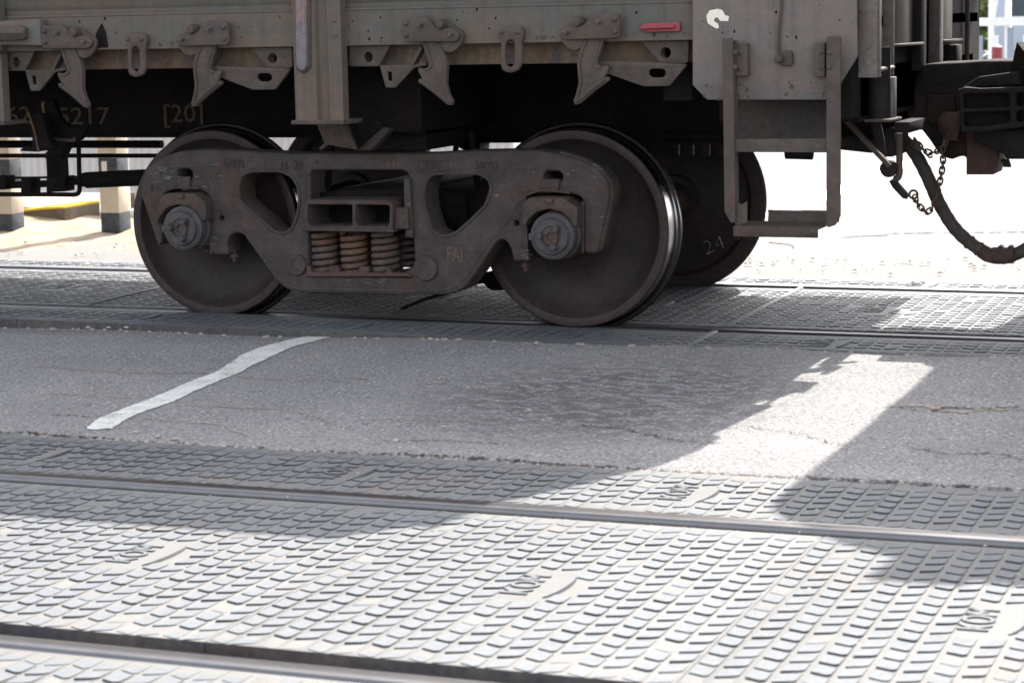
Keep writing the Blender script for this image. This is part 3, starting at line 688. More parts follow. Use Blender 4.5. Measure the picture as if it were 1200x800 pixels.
        plate('lock_plate', pl, c[1]-.022, c[1]-.017, 'rust', cap, r=.008, bev=.001, holes=[circ((c[0], c[2]), .018)])
        for a in (.9, 3.0, 5.05):
            MB().lathe([(.019, 0), (.019, .003), (.0165, .004), (.0165, .02), (.013, .024), (.002, .024)], (c[0]+.046*math.cos(a), c[1]-.022, c[2]+.046*math.sin(a)), 'y', 6 if a > 2 else 6, -1, phase=a).build('cap_bolt', 'cap', cap)
        MB().cbox(c[0]-R*1.05, c[0]-R*.8, c[1]-.004, c[1]+.03, c[2]-.02, c[2]+.012, .004).build('cap_lug', 'cap', cap)
    for pt in [(-4.845,0.309),(-3.401,0.296)]:
        MB().lathe([(.009, -.03), (.009, .02)], (pt[0]+dx, YS+.06, pt[1]), 'z', 10).lathe([(.02, -.012), (.02, .004)], (pt[0]+dx, YS+.06, pt[1]), 'z', 6).build('keeper_bolt', 'frame', wg)
    # bolster end with its two pockets
    o_ = [(-4.427,0.437),(-4.414,0.553),(-4.4,0.574),(-4.383,0.58),(-4.012,0.582),(-3.988,0.573),(-3.976,0.554),(-3.983,0.447),(-3.988,0.44)]
    p1 = [(-4.396,0.557),(-4.176,0.559),(-4.179,0.471),(-4.192,0.463),(-4.383,0.461),(-4.4,0.476)]
    p2 = [(-4.159,0.56),(-4.001,0.559),(-3.993,0.55),(-3.999,0.474),(-4.012,0.466),(-4.146,0.464),(-4.162,0.479)]
    plate('bolster', T(o_), 8.80, 9.15, 'frame', wg, holes=[T(p1), T(p2)], bev=.005, r=.004, hr=.008)
    (xa, za), (xb, zb) = T([(-4.418,0.452),(-3.975,0.573)])
    plate('bolster_web', T([(-4.439,0.563),(-3.981,0.568),(-3.985,0.445),(-4.444,0.439)]), 9.02, 9.06, 'under', wg, bev=0)
    plate('bolster_flange', T([(-4.415,0.454),(-3.969,0.453),(-3.97,0.442),(-4.415,0.441)]), 8.785, 8.95, 'frame', wg, r=.001, bev=.001)
    plate('friction_wedge', T([(-3.976,0.547),(-3.914,0.544),(-3.912,0.453),(-3.983,0.452)]), 8.82, 8.98, 'frame', wg, r=.004, bev=.003)
    plate('wear_plate', T([(-3.942,0.674),(-3.913,0.674),(-3.904,0.409),(-3.941,0.416)]), 8.845, 8.87, 'frame', wg, r=.002, bev=.002)
    plate('wear_plate', T([(-4.416,0.683),(-4.399,0.683),(-4.403,0.567),(-4.421,0.567)]), 8.845, 8.87, 'frame', wg, r=.002, bev=.002)
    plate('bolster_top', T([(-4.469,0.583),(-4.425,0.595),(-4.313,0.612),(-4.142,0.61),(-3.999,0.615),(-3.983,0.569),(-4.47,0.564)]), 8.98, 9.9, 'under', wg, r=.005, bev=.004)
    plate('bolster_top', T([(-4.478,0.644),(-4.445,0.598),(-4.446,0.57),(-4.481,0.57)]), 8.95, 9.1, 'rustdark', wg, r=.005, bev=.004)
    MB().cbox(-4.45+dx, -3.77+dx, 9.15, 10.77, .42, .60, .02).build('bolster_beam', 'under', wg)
    # springs
    zt = [(-4.381,0.433)][0][1]; zb = [(-4.389,0.218)][0][1]
    for k, px in enumerate([(-4.375,0.352),(-4.229,0.355),(-4.076,0.357)]):
        coil(MB(), (px[0]+dx, 8.925), .053, .0138, zb, zt+.006, 6.2, ph=k*2.1+.3).build('spring', 'springrust' if k == 1 else 'spring', wg, ang=80)
        coil(MB(), (px[0]+dx+.05, 9.06), .0515, .0125, zb, zt+.006, 6.2, ph=k*1.3).build('spring', 'spring', wg, ang=80)
    tray = plate('spring_tray', T([(-4.439,0.274),(-4.418,0.275),(-4.414,0.247),(-4.324,0.249),(-4.323,0.277),(-4.276,0.278),(-4.273,0.251),(-4.179,0.253),(-4.174,0.276),(-4.128,0.277),(-4.125,0.25),(-4.045,0.252),(-4.044,0.275),(-4.019,0.275),(-4.015,0.252),(-3.936,0.254),(-3.912,0.236),(-4.441,0.223)]), 8.85, 8.88, 'rustdark', wg, r=.002, bev=.003)
    MB().cbox(-4.53+dx, -3.93+dx, 8.87, 9.12, zb-.02, zb+.004, .004).build('spring_seat', 'frame', wg)
    # mirror far side frame and springs seen through the gaps
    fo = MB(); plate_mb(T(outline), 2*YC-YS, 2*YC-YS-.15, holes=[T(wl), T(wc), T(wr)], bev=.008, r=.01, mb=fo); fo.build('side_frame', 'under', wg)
    # brake gear between the wheels
    for sx in (-4.42, -3.80):
        MB().bar((sx+dx, 9.25, .36), (sx+dx, 10.67, .36), .05, .06).bar((sx+dx, 9.3, .36), ((-4.11+sx)/2+dx, YC, .36), .04, .04).build('brake_beam', 'under', wg)
    for x, s in ((XW[0], 1), (XW[1], -1)):
        for yy in (YC-.80, YC+.74):
            arc = [(x+s*(.475+.0)*math.cos(a), .462+.475*math.sin(a)) for a in lin(-.42, .42, 8)]+[(x+s*.535*math.cos(a), .462+.535*math.sin(a)) for a in lin(.36, -.36, 8)]
            plate('brake_shoe', arc, yy, yy+.08, 'under', wg, bev=.003, r=.002)
            MB().bar((x+s*.52, yy+.04, .462), (x+s*.56, yy+.04, .86), .03, .02).build('brake_hanger', 'under', wg)
    MB().tube(smooth([(a, 9.5, b) for a, b in T([(-4.266,-0.003),(-4.13,0.05),(-3.975,0.095),(-3.865,0.134),(-3.799,0.172),(-3.732,0.263)])], 5), .008, 8).build('brake_rod', 'under', wg)
    plate('brake_bracket', T([(-3.799,0.196),(-3.612,0.239),(-3.615,0.129),(-3.72,0.126),(-3.758,0.157),(-3.783,0.152)]), 9.3, 9.34, 'under', wg)
    return sf
PXS = [(*[(-5.174,0.681)][0], .04, .03, 14), (*[(-4.949,0.682)][0], .06, .03, 8), (*[(-3.119,0.712)][0], .05, .02, 5), (*[(-3.394,0.338)][0], .008, .02, 5), (*[(-4.964,0.367)][0], .03, .02, 6), (*[(-4.103,0.209)][0], .1, .008, 6)]
sfm = bogie(wg)
rnd = random.Random(5); mb = MB()
for (cx_, cz_, sx_, sz_, n_) in PXS:
    for _ in range(n_):
        x = cx_+rnd.gauss(0, sx_); z = cz_+rnd.gauss(0, sz_); l = rnd.uniform(.006, .05); a = rnd.gauss(-.08, .12)
        mb.bar((x, 8.8645, z), (x+l*math.cos(a), 8.8645, z+l*math.sin(a)), .0006, rnd.uniform(.0008, .0022), up=(0, 1, 0))
tag(mb.build('scratches', 'chalk', sfm), kind='stuff')
# chalk marks on inner face of the far right wheel
px, = [(-3.042,0.203)]; text('chalk_mark', '24', 'chalk', .10, (px[0], 10.672, px[1]), wg, rot=(math.pi/2, -.35, 0), ext=.0006, sx=1.2, bold=-.0035)
px, = [(-2.908,0.261)]; text('chalk_mark', 'uv', 'chalk', .08, (px[0], 10.672, px[1]), wg, rot=(math.pi/2, -.35, 0), ext=.0006, bold=-.0035)

# ---- body
def body(wg, x0, x1, zt, side_out, right_end):
    """open box body: sills, side sheets, floor, ends"""
    ya, yb = YN, 2*YC-YN
    plate('side_wall', side_out, ya+.018, ya+.03, 'body', wg, r=0, bev=0)
    plate('side_wall', side_out, yb-.02, yb, 'body', wg, r=0, bev=0)
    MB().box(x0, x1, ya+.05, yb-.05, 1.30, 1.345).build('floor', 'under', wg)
    for y in (ya+.17, yb-.26): MB().box(x0, x1-.1, y, y+.09, 1.18, 1.30).build('longitudinal', 'recess', wg)
wall = [(XL, 1.27), (XE-.02, 1.27), (XE-.02, 1.48), (-1.71, 1.62), (-1.67, 1.9), (-1.67, 2.2), (-1.74, 2.55), (-1.86, 2.92), (-1.96, 3.3), (-2.05, ZT), (XL, ZT)]
body(wg, XL, XE-.02, ZT, wall, True)
w2 = [(-1.14, 1.15), (7, 1.15), (7, ZT), (-.3, 3.42), (-.75, 3.12), (-.98, 2.92), (-1.1, 2.75), (-1.15, 2.55), (-1.16, 1.5), (-1.14, 1.48)]
body(wg2, -1.10, 7, ZT, w2, False)
MB().box(-1.13, -1.10, YN+.04, 2*YC-YN-.04, 1.12, 2.7).build('end_wall', 'body', wg2)
MB().cbox(-1.37, -1.16, 9.95, 10.6, 1.2, 1.42, .02).build('shadow_block', 'coupler', wg2)  # made-up box, added to shape the right edge of the sunlit strip
MB().box(-1.16, -1.131, YN+.04, 2*YC-YN-.04, 1.5, 2.5).build('shadow_wall', 'body', wg2)  # full-width slab out of view, added to even this wagon's shadow edge
for y in (8.6, 9.5, 10.4, 11.3): MB().box(-1.165, -1.131, y, y+.08, 1.12, 1.49).build('end_post', 'fitting', wg2)
MB().box(-1.08, 7, YN, YN+.02, 1.26, 1.41).build('side_sill', 'body', wg2)
MB().box(-1.08, 7, YC-.2, YC-.17, .82, 1.28).box(-1.08, 7, YC+.17, YC+.2, .82, 1.28).build('centre_sill', 'under', wg2)
for x in (-.6, 1.9, 3.6): MB().cbox(x, x+.24, YN-.05, YN+.02, .98, 3.4, .01).build('side_post', 'body', wg2)
bogie(wg2, 5.09)
# side sill with its rolled upper lip
zt_, zb_ = 1.412, 1.270
prof = [(YN+.02, zb_), (YN, zb_+.002), (YN, zt_-.012), (YN-.004, zt_-.006), (YN-.004, zt_+.002), (YN+.018, zt_+.006)]
def extr(prof, x0, x1):
    n = len(prof); v = [(x, a, b) for x in (x0, x1) for a, b in prof]
    return MB().add(v, [(k, (k+1) % n, n+(k+1) % n, n+k) for k in range(n)]+[tuple(range(n)), tuple(range(n, 2*n))])
extr([(YN+.02, zb_), (YN, zb_+.002), (YN, zt_), (YN+.02, zt_)], XL, -2.47).build('side_sill', 'body', wg)
MB().tube([(XL, YN+.002, zt_+.003), (-2.47, YN+.002, zt_+.003)], .0055, 8).build('sill_lip', 'body', wg)
MB().tube([(XL, YN+.002, zb_-.001), (-2.47, YN+.002, zb_-.001)], .005, 8).build('sill_lip', 'body', wg)
# weld seam above sill: slightly bulged sheet band
extr([(YN+.018, zt_+.03), (YN+.006, zt_+.05), (YN+.006, 3.3), (YN+.018, 3.33)], XL, -2.47).build('side_sheet', 'body', wg)
# recessed rusty channel below the sill
zr = [(-2.917,1.177)][0][1]
HC = [[(-3.914,1.216)][0], [(-2.605,1.216)][0]]
HC += [(HC[0][0]+[(-5.471,1.302)][0][0]-[(-3.723,1.292)][0][0], HC[0][1]), (HC[1][0]+[(-4.533,1.287)][0][0]-[(-2.77,1.284)][0][0], HC[1][1])]
plate('lower_channel', [(XL, zb_+.02), (-2.47, zb_+.02), (-2.47, zr), (XL, zr)], YN+.09, YN+.13, 'recess', wg, holes=[circ(c, .028) for c in HC], r=0, hr=0, bev=.002)
# side posts (pressed top hat)
def side_post(pl, label=None):
    # pl: five x positions at the front face
    xa, xb, xc, xd, xe = pl; zb2 = .955; Y = YN-.05
    v = []; f = []
    prof = [(xa, YN+.0), (xa, Y+.022), (xa+.022, Y+.0), (xb, Y-.004), (xb+.012, Y+.016), (xc, Y+.018), (xc+.01, Y-.004), (xd, Y+.0), (xe-.004, Y+.004), (xe, YN+.0)]
    n = len(prof); v = [(a, b, z) for z in (zb2, 3.40) for a, b in prof]
    f = [(k, (k+1) % n, n+(k+1) % n, n+k) for k in range(n)]+[tuple(range(n)), tuple(range(n, 2*n))]
    o = MB().add(v, f).build('side_post', 'body', wg, ang=20)
    plate('post_foot', [(xa-.006, zb2-.018), (xe+.004, zb2-.018), (xe+.004, zb2), (xa-.006, zb2)], Y-.014, YN+.12, 'fitting', o, r=.003, bev=.003)
    return o
ps = [a for a, _ in [(-4.239,1.103),(-4.125,1.102),(-4.073,1.102),(-4.041,1.102),(-4.001,1.101)]]
sp = side_post(ps)
st = [(-4.195,1.603),(-4.143,1.601),(-4.157,1.189),(-4.17,1.167),(-4.184,1.164),(-4.2,1.175),(-4.207,1.197)]
plate('seal_strip', st, 8.352, 8.378, 'silver', sp, r=.008, bev=.007)
st = [(-4.203,1.603),(-4.131,1.601),(-4.145,1.181),(-4.168,1.157),(-4.188,1.153),(-4.212,1.171),(-4.215,1.197)]
plate('strip_backing', st, 8.366, 8.385, 'fitting', sp, r=.01, bev=.004)
for c in [(-4.034,1.372),(-4.032,1.312)]: bolt('rivet', (c[0], YN-.05, c[1]), .009, .005, 'body', sp, False)
ps2 = [a+(-1.687) for a in ps]
sp2 = side_post([a for a in ps2])
# gusset hung under the post, lit faintly
g1 = [(-4.25,0.955),(-4.103,0.947),(-4.051,0.815),(-4.189,0.837),(-4.223,0.814),(-4.235,0.822),(-4.205,0.844)]
plate('post_gusset', g1, 8.6, 8.62, 'gusset', wg, r=.002, bev=.002)
g2 = [(-4.159,0.954),(-3.978,0.946),(-3.963,0.912),(-3.931,0.905),(-4.04,0.808),(-4.098,0.808)]
plate('bolster_gusset', [(-4.159,0.946),(-3.986,0.946),(-3.963,0.909),(-4.056,0.82),(-4.093,0.808)], 8.7, 8.72, 'under', wg, r=.002, bev=.003)
plate('bolster_gusset', [(-3.954,0.91),(-3.918,0.902),(-4.014,0.81),(-4.084,0.806)], 8.67, 8.72, 'gusset', wg, r=.002, bev=.002)
plate('cross_bearer', [(-4.012,0.906),(-3.831,0.905),(-3.865,0.864),(-4.03,0.868)], 8.9, 8.915, 'under', wg, r=.002)
plate('cross_bearer', [(-4.119,0.892),(-3.87,0.861),(-3.872,0.793),(-4.122,0.792)], 8.95, 9.4, 'under', wg, r=.002)
MB().box(-4.35, -3.85, 8.85, 2*YC-8.6, .88, 1.18).build('body_bolster', 'under', wg)
for x in (-2.6, -7.0, -8.8): MB().box(x-.06, x+.06, 8.6, 2*YC-8.6, 1.02, 1.28).build('cross_bearer', 'under', wg)
# end panel (thick plate across the corner) with latch fittings
ep = [(-2.473,1.621),(-1.82,1.601),(-1.816,1.193),(-1.884,1.086),(-1.943,1.027),(-2.417,1.03),(-2.476,1.088)]
pn = plate('end_panel', ep, 8.395, 8.41, 'panel', wg, r=.001, bev=.002)
MB().box(-2.47, XE-.03, 8.41, YN+.01, 1.2, 3.2).build('corner_box', 'body', wg)
em = [(-2.417,1.358),(-2.404,1.379),(-2.373,1.385),(-2.352,1.38),(-2.34,1.358),(-2.325,1.356),(-2.328,1.336),(-2.361,1.337),(-2.37,1.35),(-2.382,1.351),(-2.387,1.337),(-2.37,1.327),(-2.365,1.312),(-2.374,1.307),(-2.391,1.316),(-2.412,1.33)]
plate('painted_emblem', em, 8.3935, 8.396, 'emblem', pn, r=.004, bev=0)
v1 = [(-2.113,1.512),(-2.113,1.388),(-2.122,1.3),(-2.124,1.224),(-2.118,1.197)]
MB().tube([(a, 8.385, b) for a, b in v1], .006, 8).build('release_rod', 'fitting', wg)
c, = [(-2.093,1.19)]; plate('valve_boss', [(c[0]-.028, c[1]-.03), (c[0]+.028, c[1]-.03), (c[0]+.024, c[1]+.03), (c[0]-.024, c[1]+.03)], 8.37, 8.395, 'fitting', wg, r=.015, bev=.005)
c, = [(-2.116,1.188)]; MB().lathe([(.017, 0), (.019, .01), (.014, .03), (.004, .034)], (c[0], 8.37, c[1]), 'y', 14, -1).build('valve_nut', 'fitting', wg)
rnd = random.Random(21)
def chips(x0, x1, z0, z1, y, n, par, smax):
    mb = MB()
    for _ in range(n):
        cx, cz = rnd.uniform(x0, x1), rnd.uniform(z0, z1); r = smax*rnd.random()**2.5+.0012; k = rnd.randint(5, 8)
        pl = [(cx+r*rnd.uniform(.4, 1.2)*math.cos(2*math.pi*i/k), y, cz+r*rnd.uniform(.5, 1.6)*math.sin(2*math.pi*i/k)) for i in range(k)]
        mb.add(pl, [tuple(range(k))])
    tag(mb.build('paint_chips', 'under' if n % 2 else 'rust', par, ang=180), kind='stuff')
chips(-2.45, -1.86, 1.05, 1.40, 8.3946, 41, pn, .007); chips(-2.45, -1.86, 1.03, 1.10, 8.3942, 40, pn, .01)
chips(-5.6, -2.5, 1.28, 1.41, 8.4292, 111, wg, .006); chips(-5.6, -2.5, 1.272, 1.295, 8.4288, 120, wg, .009)
# red handle stub on the sill
rp = [(-2.704,1.318),(-2.678,1.334),(-2.533,1.335),(-2.531,1.3),(-2.675,1.299)]
plate('painted_handle', rp, 8.412, 8.428, 'redpaint', wg, r=.003, bev=.002)
(a, b), (c_, d) = [(-2.686,1.316),(-2.552,1.319)]; MB().tube([(a, 8.405, b), (c_, 8.405, d)], .008, 8).build('handle_bar', 'redpaint', wg)

# ---- hatch latch mechanism (traced on one, repeated on the others)
def off(p, dx, dz, mx=None):
    return [((2*mx-a if mx is not None else a)+dx, b+dz) for a, b in p]
def latchA(dx=0., dz=0., mx=None, low=True):
    T = lambda p: off(p, dx, dz, mx)
    lt = plate('latch_plate', T([(-3.718,1.369),(-3.71,1.378),(-3.66,1.375),(-3.623,1.382),(-3.599,1.369),(-3.584,1.349),(-3.567,1.332),(-3.501,1.329),(-3.478,1.32),(-3.463,1.302),(-3.475,1.281),(-3.491,1.275),(-3.713,1.278),(-3.723,1.292)]), 8.376, 8.396, 'fitting', wg, r=.006, bev=.003)
    for c in T([(-3.703,1.355),(-3.704,1.306)]): bolt('rivet', (c[0], 8.376, c[1]), .0115, .012, 'fitting', lt, False)
    for c, r in zip(T([(-3.636,1.345),(-3.498,1.304)]), (.0105, .009)): bolt('bolt', (c[0], 8.376, c[1]), r, .02, 'bolt', lt)
    c, = T([(-3.546,1.347)]); MB().lathe([(.022, -.01), (.022, .02), (.017, .045), (.006, .048)], (c[0], 8.40, c[1]), 'y', 18, -1).build('pivot_boss', 'fitting', lt)
    plate('latch_cam', T([(-3.568,1.342),(-3.56,1.359),(-3.533,1.362),(-3.514,1.348),(-3.499,1.334),(-3.473,1.326),(-3.458,1.309),(-3.457,1.284),(-3.471,1.26),(-3.498,1.236),(-3.521,1.229),(-3.551,1.24),(-3.562,1.265)]), 8.398, 8.418, 'fitting', wg, r=.012, bev=.004)
    hp = T([(-3.645,1.284),(-3.572,1.283),(-3.542,1.226),(-3.532,1.18),(-3.535,1.138),(-3.538,1.103),(-3.528,1.061),(-3.511,1.029),(-3.519,1.012),(-3.538,1.017),(-3.604,1.069),(-3.665,1.11),(-3.663,1.124),(-3.645,1.122),(-3.664,1.154),(-3.663,1.17),(-3.636,1.164),(-3.617,1.174),(-3.615,1.188),(-3.634,1.238)])
    hk = plate('latch_hook', hp, 8.40, 8.423, 'fitting', wg, r=.006, bev=.003)
    # raised border of the casting: recessed centre is shown by a thinner rim bead
    rim = T([(-3.571,1.272),(-3.55,1.226),(-3.538,1.181),(-3.541,1.139),(-3.544,1.1),(-3.531,1.054),(-3.521,1.023),(-3.555,1.046),(-3.604,1.085),(-3.645,1.112)])
    MB().tube([(a, 8.399, b) for a, b in fillet(rim, .01)], .0068, 6).build('hook_rim', 'fitting', hk)
    rim = T([(-3.631,1.273),(-3.618,1.238),(-3.602,1.192),(-3.605,1.171),(-3.629,1.157)])
    MB().tube([(a, 8.399, b) for a, b in fillet(rim, .01)], .006, 6).build('hook_rim', 'fitting', hk)
latchA()                                            # between post and loop
xC = [(-3.723,1.292),(-5.471,1.302),(-4.533,1.287),(-2.77,1.284)]
dA = xC[1][0]-xC[0][0]
latchA(dA, -.002)
# mirrored ones
latchA(xC[3][0]-xC[0][0], .0, mx=xC[0][0])
latchA(xC[2][0]-xC[0][0], .0, mx=xC[0][0])
# brackets under the sill
def bracketC(dx=0.):
    T = lambda p: off(p, dx, 0)
    plate('hatch_bracket', T([(-4.001,1.267),(-3.811,1.264),(-3.869,1.176),(-3.996,1.177),(-4.004,1.188)]), 8.455, 8.465, 'fitting', wg, holes=[circ(T([(-3.914,1.216)])[0], .019, 16, .023)], r=.004, hr=0, bev=.001)
    b_ = plate('hatch_arm', T([(-3.852,1.18),(-3.699,1.182),(-3.641,1.193),(-3.637,1.177),(-3.696,1.169),(-3.784,1.087),(-3.828,1.087)]), 8.43, 8.445, 'fitting', wg, r=.004, holes=[T([(-3.818,1.155),(-3.798,1.154),(-3.797,1.115),(-3.815,1.115)])], hr=.006, bev=.002)
    (a, b), (c_, d) = T([(-3.703,1.182),(-3.659,1.252)]); MB().bar((a, 8.45, b), (c_, 8.45, d), .012, .05, up=(0, 1, 0)).build('arm_stay', 'fitting', b_)
bracketC(); bracketC(dA)
def bracketD(dx=0.):
    T = lambda p: off(p, dx, 0)
    plate('hatch_bracket', T([(-2.71,1.265),(-2.51,1.262),(-2.511,1.181),(-2.525,1.171),(-2.625,1.172)]), 8.455, 8.465, 'fitting', wg, holes=[circ(T([(-2.605,1.216)])[0], .022, 16, .022)], r=.004, hr=0, bev=.001)
    b_ = plate('hatch_arm', T([(-2.922,1.179),(-2.904,1.186),(-2.672,1.181),(-2.509,1.168),(-2.584,1.084),(-2.691,1.083),(-2.904,1.157)]), 8.43, 8.445, 'fitting', wg, holes=[T([(-3.035,1.153)])+[] and T([(-2.669,1.146),(-2.655,1.154),(-2.612,1.153),(-2.598,1.145),(-2.598,1.128),(-2.612,1.118),(-2.655,1.118),(-2.669,1.129)])], r=.006, hr=.006, bev=.002)
    (a, b), (c_, d) = T([(-2.9,1.186),(-2.863,1.254)]); MB().bar((a, 8.45, b), (c_, 8.45, d), .012, .05, up=(0, 1, 0)).build('arm_stay', 'fitting', b_)
dD = xC[2][0]-xC[3][0]
bracketD(); bracketD(dD)
# stake loops on the sill
lp0 = [(-5.055,1.321),(-5.037,1.334),(-4.969,1.334),(-4.95,1.319),(-4.949,1.297),(-4.959,1.272),(-4.96,1.183),(-4.978,1.153),(-5.015,1.143),(-5.047,1.154),(-5.054,1.184),(-5.049,1.277),(-5.059,1.299)]
sl0 = [(-5.03,1.261),(-5.019,1.278),(-4.997,1.278),(-4.99,1.261),(-4.991,1.191),(-5.003,1.168),(-5.025,1.169),(-5.032,1.191)]
dL = [(-3.25,1.233)][0][0]-[(-5.008,1.239)][0][0]
for d in (0, dL):
    o = plate('tie_down_loop', off(lp0, d, 0), 8.40, 8.42, 'fitting', wg, holes=[off(sl0, d, 0)], r=.01, hr=.01, bev=.005)
    for c in [(-5.045,1.313),(-4.974,1.312)]: bolt('rivet', (c[0]+d, 8.40, c[1]), .0115, .009, 'fitting', o, False)
# box and handle at far left of the sill
bx = [(-5.805,1.398),(-5.47,1.403),(-5.468,1.287),(-5.812,1.296)]
o = plate('handle_box', bx, 8.375, YN, 'body', wg, r=.003, bev=.004)
MB().tube([(a, 8.36, b) for a, b in [(-5.808,1.349),(-5.575,1.347),(-5.544,1.345),(-5.535,1.345)]], [.036, .036, .03, .022], 6).build('folding_handle', 'fitting', o, ang=20)
MB().bar(*[(a, 8.40, b) for a, b in [(-5.705,1.271),(-5.706,1.26)]], .2, .05).build('sill_step', 'fitting', wg)
# black scuff and dark patch kept flat
plate('scuff_mark', [(-5.19,1.382),(-5.17,1.341),(-5.161,1.274),(-5.222,1.271),(-5.223,1.335)], 8.4285, 8.4305, 'under', wg, r=.006, bev=0)

# ---- ladder step under the corner
Y = 8.33
def stile(xa, xb, xc, zt, zb, cut):
    # angle iron: broad face toward the camera and a narrow flange
    return plate_mb([(xa, zt), (xb, zt), (xb, zb-(.012 if cut > 0 else .0)), (xb-(.02 if cut < 0 else 0), zb), (xa+(.035 if cut > 0 else 0), zb-(.04 if cut > 0 else 0)), (xa, zb+(.0 if cut <= 0 else .02))], Y, Y+.008, r=.002, bev=.001)
q = [(-2.335,1.271),(-2.293,1.27),(-2.281,1.27),(-2.327,0.546),(-1.922,1.264),(-1.91,1.264),(-1.867,1.263),(-1.921,0.545),(-1.869,0.566)]
zt3 = q[0][1]; zb3 = [(-2.31,0.553)][0][1]
lad = plate('ladder_stile', [(q[0][0], zt3), (q[1][0], zt3), (q[1][0]+.006, zb3), (q[0][0]+.03, zb3-.005), (q[0][0]+.004, zb3+.04)], Y, Y+.009, 'fitting', wg, r=.002, bev=.0015)
plate('ladder_stile', [(q[1][0]-.009, zt3-.01), (q[1][0], zt3-.01), (q[1][0]+.006, zb3), (q[1][0]-.003, zb3)], Y+.009, Y+.06, 'fitting', wg, r=0, bev=0)
lad2 = plate('ladder_stile', [(q[4][0], zt3), (q[6][0], zt3), (q[6][0], [(-1.869,0.582)][0][1]), (q[6][0]-.02, [(-1.869,0.546)][0][1]), (q[4][0]+.006, [(-1.869,0.536)][0][1]), (q[4][0], zb3)], Y, Y+.009, 'fitting', wg, r=.002, bev=.0015)
plate('ladder_stile', [(q[4][0], zt3-.01), (q[4][0]+.009, zt3-.01), (q[4][0]+.009, zb3), (q[4][0], zb3)], Y+.009, Y+.06, 'fitting', wg, r=0, bev=0)
plate('ladder_rung', [(-2.301,0.877),(-1.923,0.879),(-1.923,0.826),(-2.301,0.827)], Y+.010, Y+.05, 'fitting', wg, r=.002, bev=.002)
for pts, rv in (([(-2.303,1.25),(-2.244,1.249),(-2.241,1.123),(-2.31,1.122)], [(-2.272,1.213),(-2.273,1.15)]), ([(-1.976,1.245),(-1.936,1.248),(-1.936,1.117),(-1.976,1.117)], [(-1.952,1.209),(-1.952,1.15)])):
    o = plate('ladder_bracket', pts, 8.36, 8.395, 'fitting', wg, r=.003, bev=.002)
    for c in rv: bolt('rivet', (c[0], 8.36, c[1]), .008, .006, 'fitting', o, False)
for c in [(-2.282,1.214),(-2.283,1.158),(-1.911,1.209),(-1.911,1.154)]: bolt('rivet', (c[0], 8.33, c[1]), .009, .009, 'fitting', lad if c[0] < -2.1 else lad2, False)
# checker tread of the step
q = [(-2.284,0.532),(-1.916,0.554)]; xa, xb = q[0][0], q[1][0]; z = [(-2.267,0.539)][0][1]; z2 = [(-2.267,0.499)][0][1]
tr = extr([(8.30, z-.004), (8.292, z-.018), (8.292, z2), (8.30, z2), (8.302, z-.022), (8.52, z-.012), (8.52, z+.03), (8.526, z+.03), (8.526, z-.016), (8.526, z)], xa+.0, xb-.02)
tr = MB(); tr.cbox(xa, xb-.03, 8.29, 8.53, z-.010, z, .003); tr.cbox(xa, xb-.03, 8.287, 8.298, z2, z, .004); tr.box(xa+.08, xb, 8.522, 8.53, z, z+.045)
tr = tr.build('step_tread', 'fitting', wg)
nb = MB(); 
for i in range(44):
    x = xa+.008+i*(xb-.04-xa)/44
    nb.tube([(x, 8.288, z2+.002), (x, 8.283, (z+z2)/2), (x, 8.288, z-.001)], .0042, 6)
    for j in range(12):
        y = 8.305+j*.018; s = 1 if (i+j) % 2 else -1; nb.bar((x, y, z+.001), (x+.006, y+s*.006, z+.001), .003, .002)
tag(nb.build('tread_ridges', 'fitting', tr), kind='stuff')
plate('step_gusset', [(-2.291,0.63),(-2.264,0.62),(-2.243,0.634),(-2.243,0.546),(-2.292,0.539)], 8.345, 8.352, 'fitting', wg, r=.002, bev=.001)
# beam and pan seen behind the ladder
plate('headstock', [(-2.357,1.021),(-1.989,1.019),(-1.927,0.975),(-1.927,0.853),(-2.358,0.863)], 8.6, 8.62, 'gusset', wg, r=.002, bev=.001)
MB().box(-2.43, XE-.02, 8.62, 2*YC-8.62, .93, 1.14).build('headstock_beam', 'under', wg)
MB().tube([(a, 8.9, b) for a, b in [(-2.224,0.792),(-2.112,0.789)]], .03, 10).build('air_pipe', 'under', wg)

# ---- centre sill with stencilled number, brake rigging, pipes
MB().box(XL, XE-.05, YC-.22, YC-.20, .815, 1.2).box(XL, XE-.05, YC+.2, YC+.22, .815, 1.2).box(XL, XE-.05, YC-.26, YC-.2, .805, .82).build('centre_sill', 'under', wg)
for s, pt, sz in (('62', [(-6.522,0.915)][0], .125), ('5217', [(-6.131,0.909)][0], .125), ('[20]', [(-5.546,0.92)][0], .13)):
    text('stencil_number', s, 'stencil', sz, (pt[0], YC-.2215, pt[1]), wg, ext=.0008, sx=1.25 if s != '[20]' else 1.15)
def rod(name, pts, r, y, mat='under', par=wg): return MB().tube(smooth([(a, y, b) for a, b in pts], 4) if len(pts) > 2 else [(a, y, b) for a, b in pts], r, 10).build(name, mat, par)
rod('brake_pipe', [(-7.367,0.734),(-6.003,0.735)], .022, 10.3); rod('brake_pipe', [(-7.228,0.683),(-5.889,0.687)], .012, 10.1)
MB().box(-6.9, -5.7, YC+.3, YC+.34, .79, .80).build('air_pipe', 'under', wg)
rod('slack_adjuster', [(-6.146,0.579),(-6.11,0.584),(-5.785,0.599),(-5.73,0.602)], .042, 9.75); 
MB().tube([(a, 9.75, b) for a, b in [(-6.167,0.574),(-6.125,0.584),(-6.115,0.584)]], [.02, .034, .036], 12).build('adjuster_collar', 'under', wg)
rod('pull_rod', [(-6.989,0.541),(-6.457,0.559),(-6.146,0.579)], .019, 9.75)
rod('pull_rod', [(-6.965,0.589),(-6.331,0.598),(-6.146,0.603)], .006, 9.72)
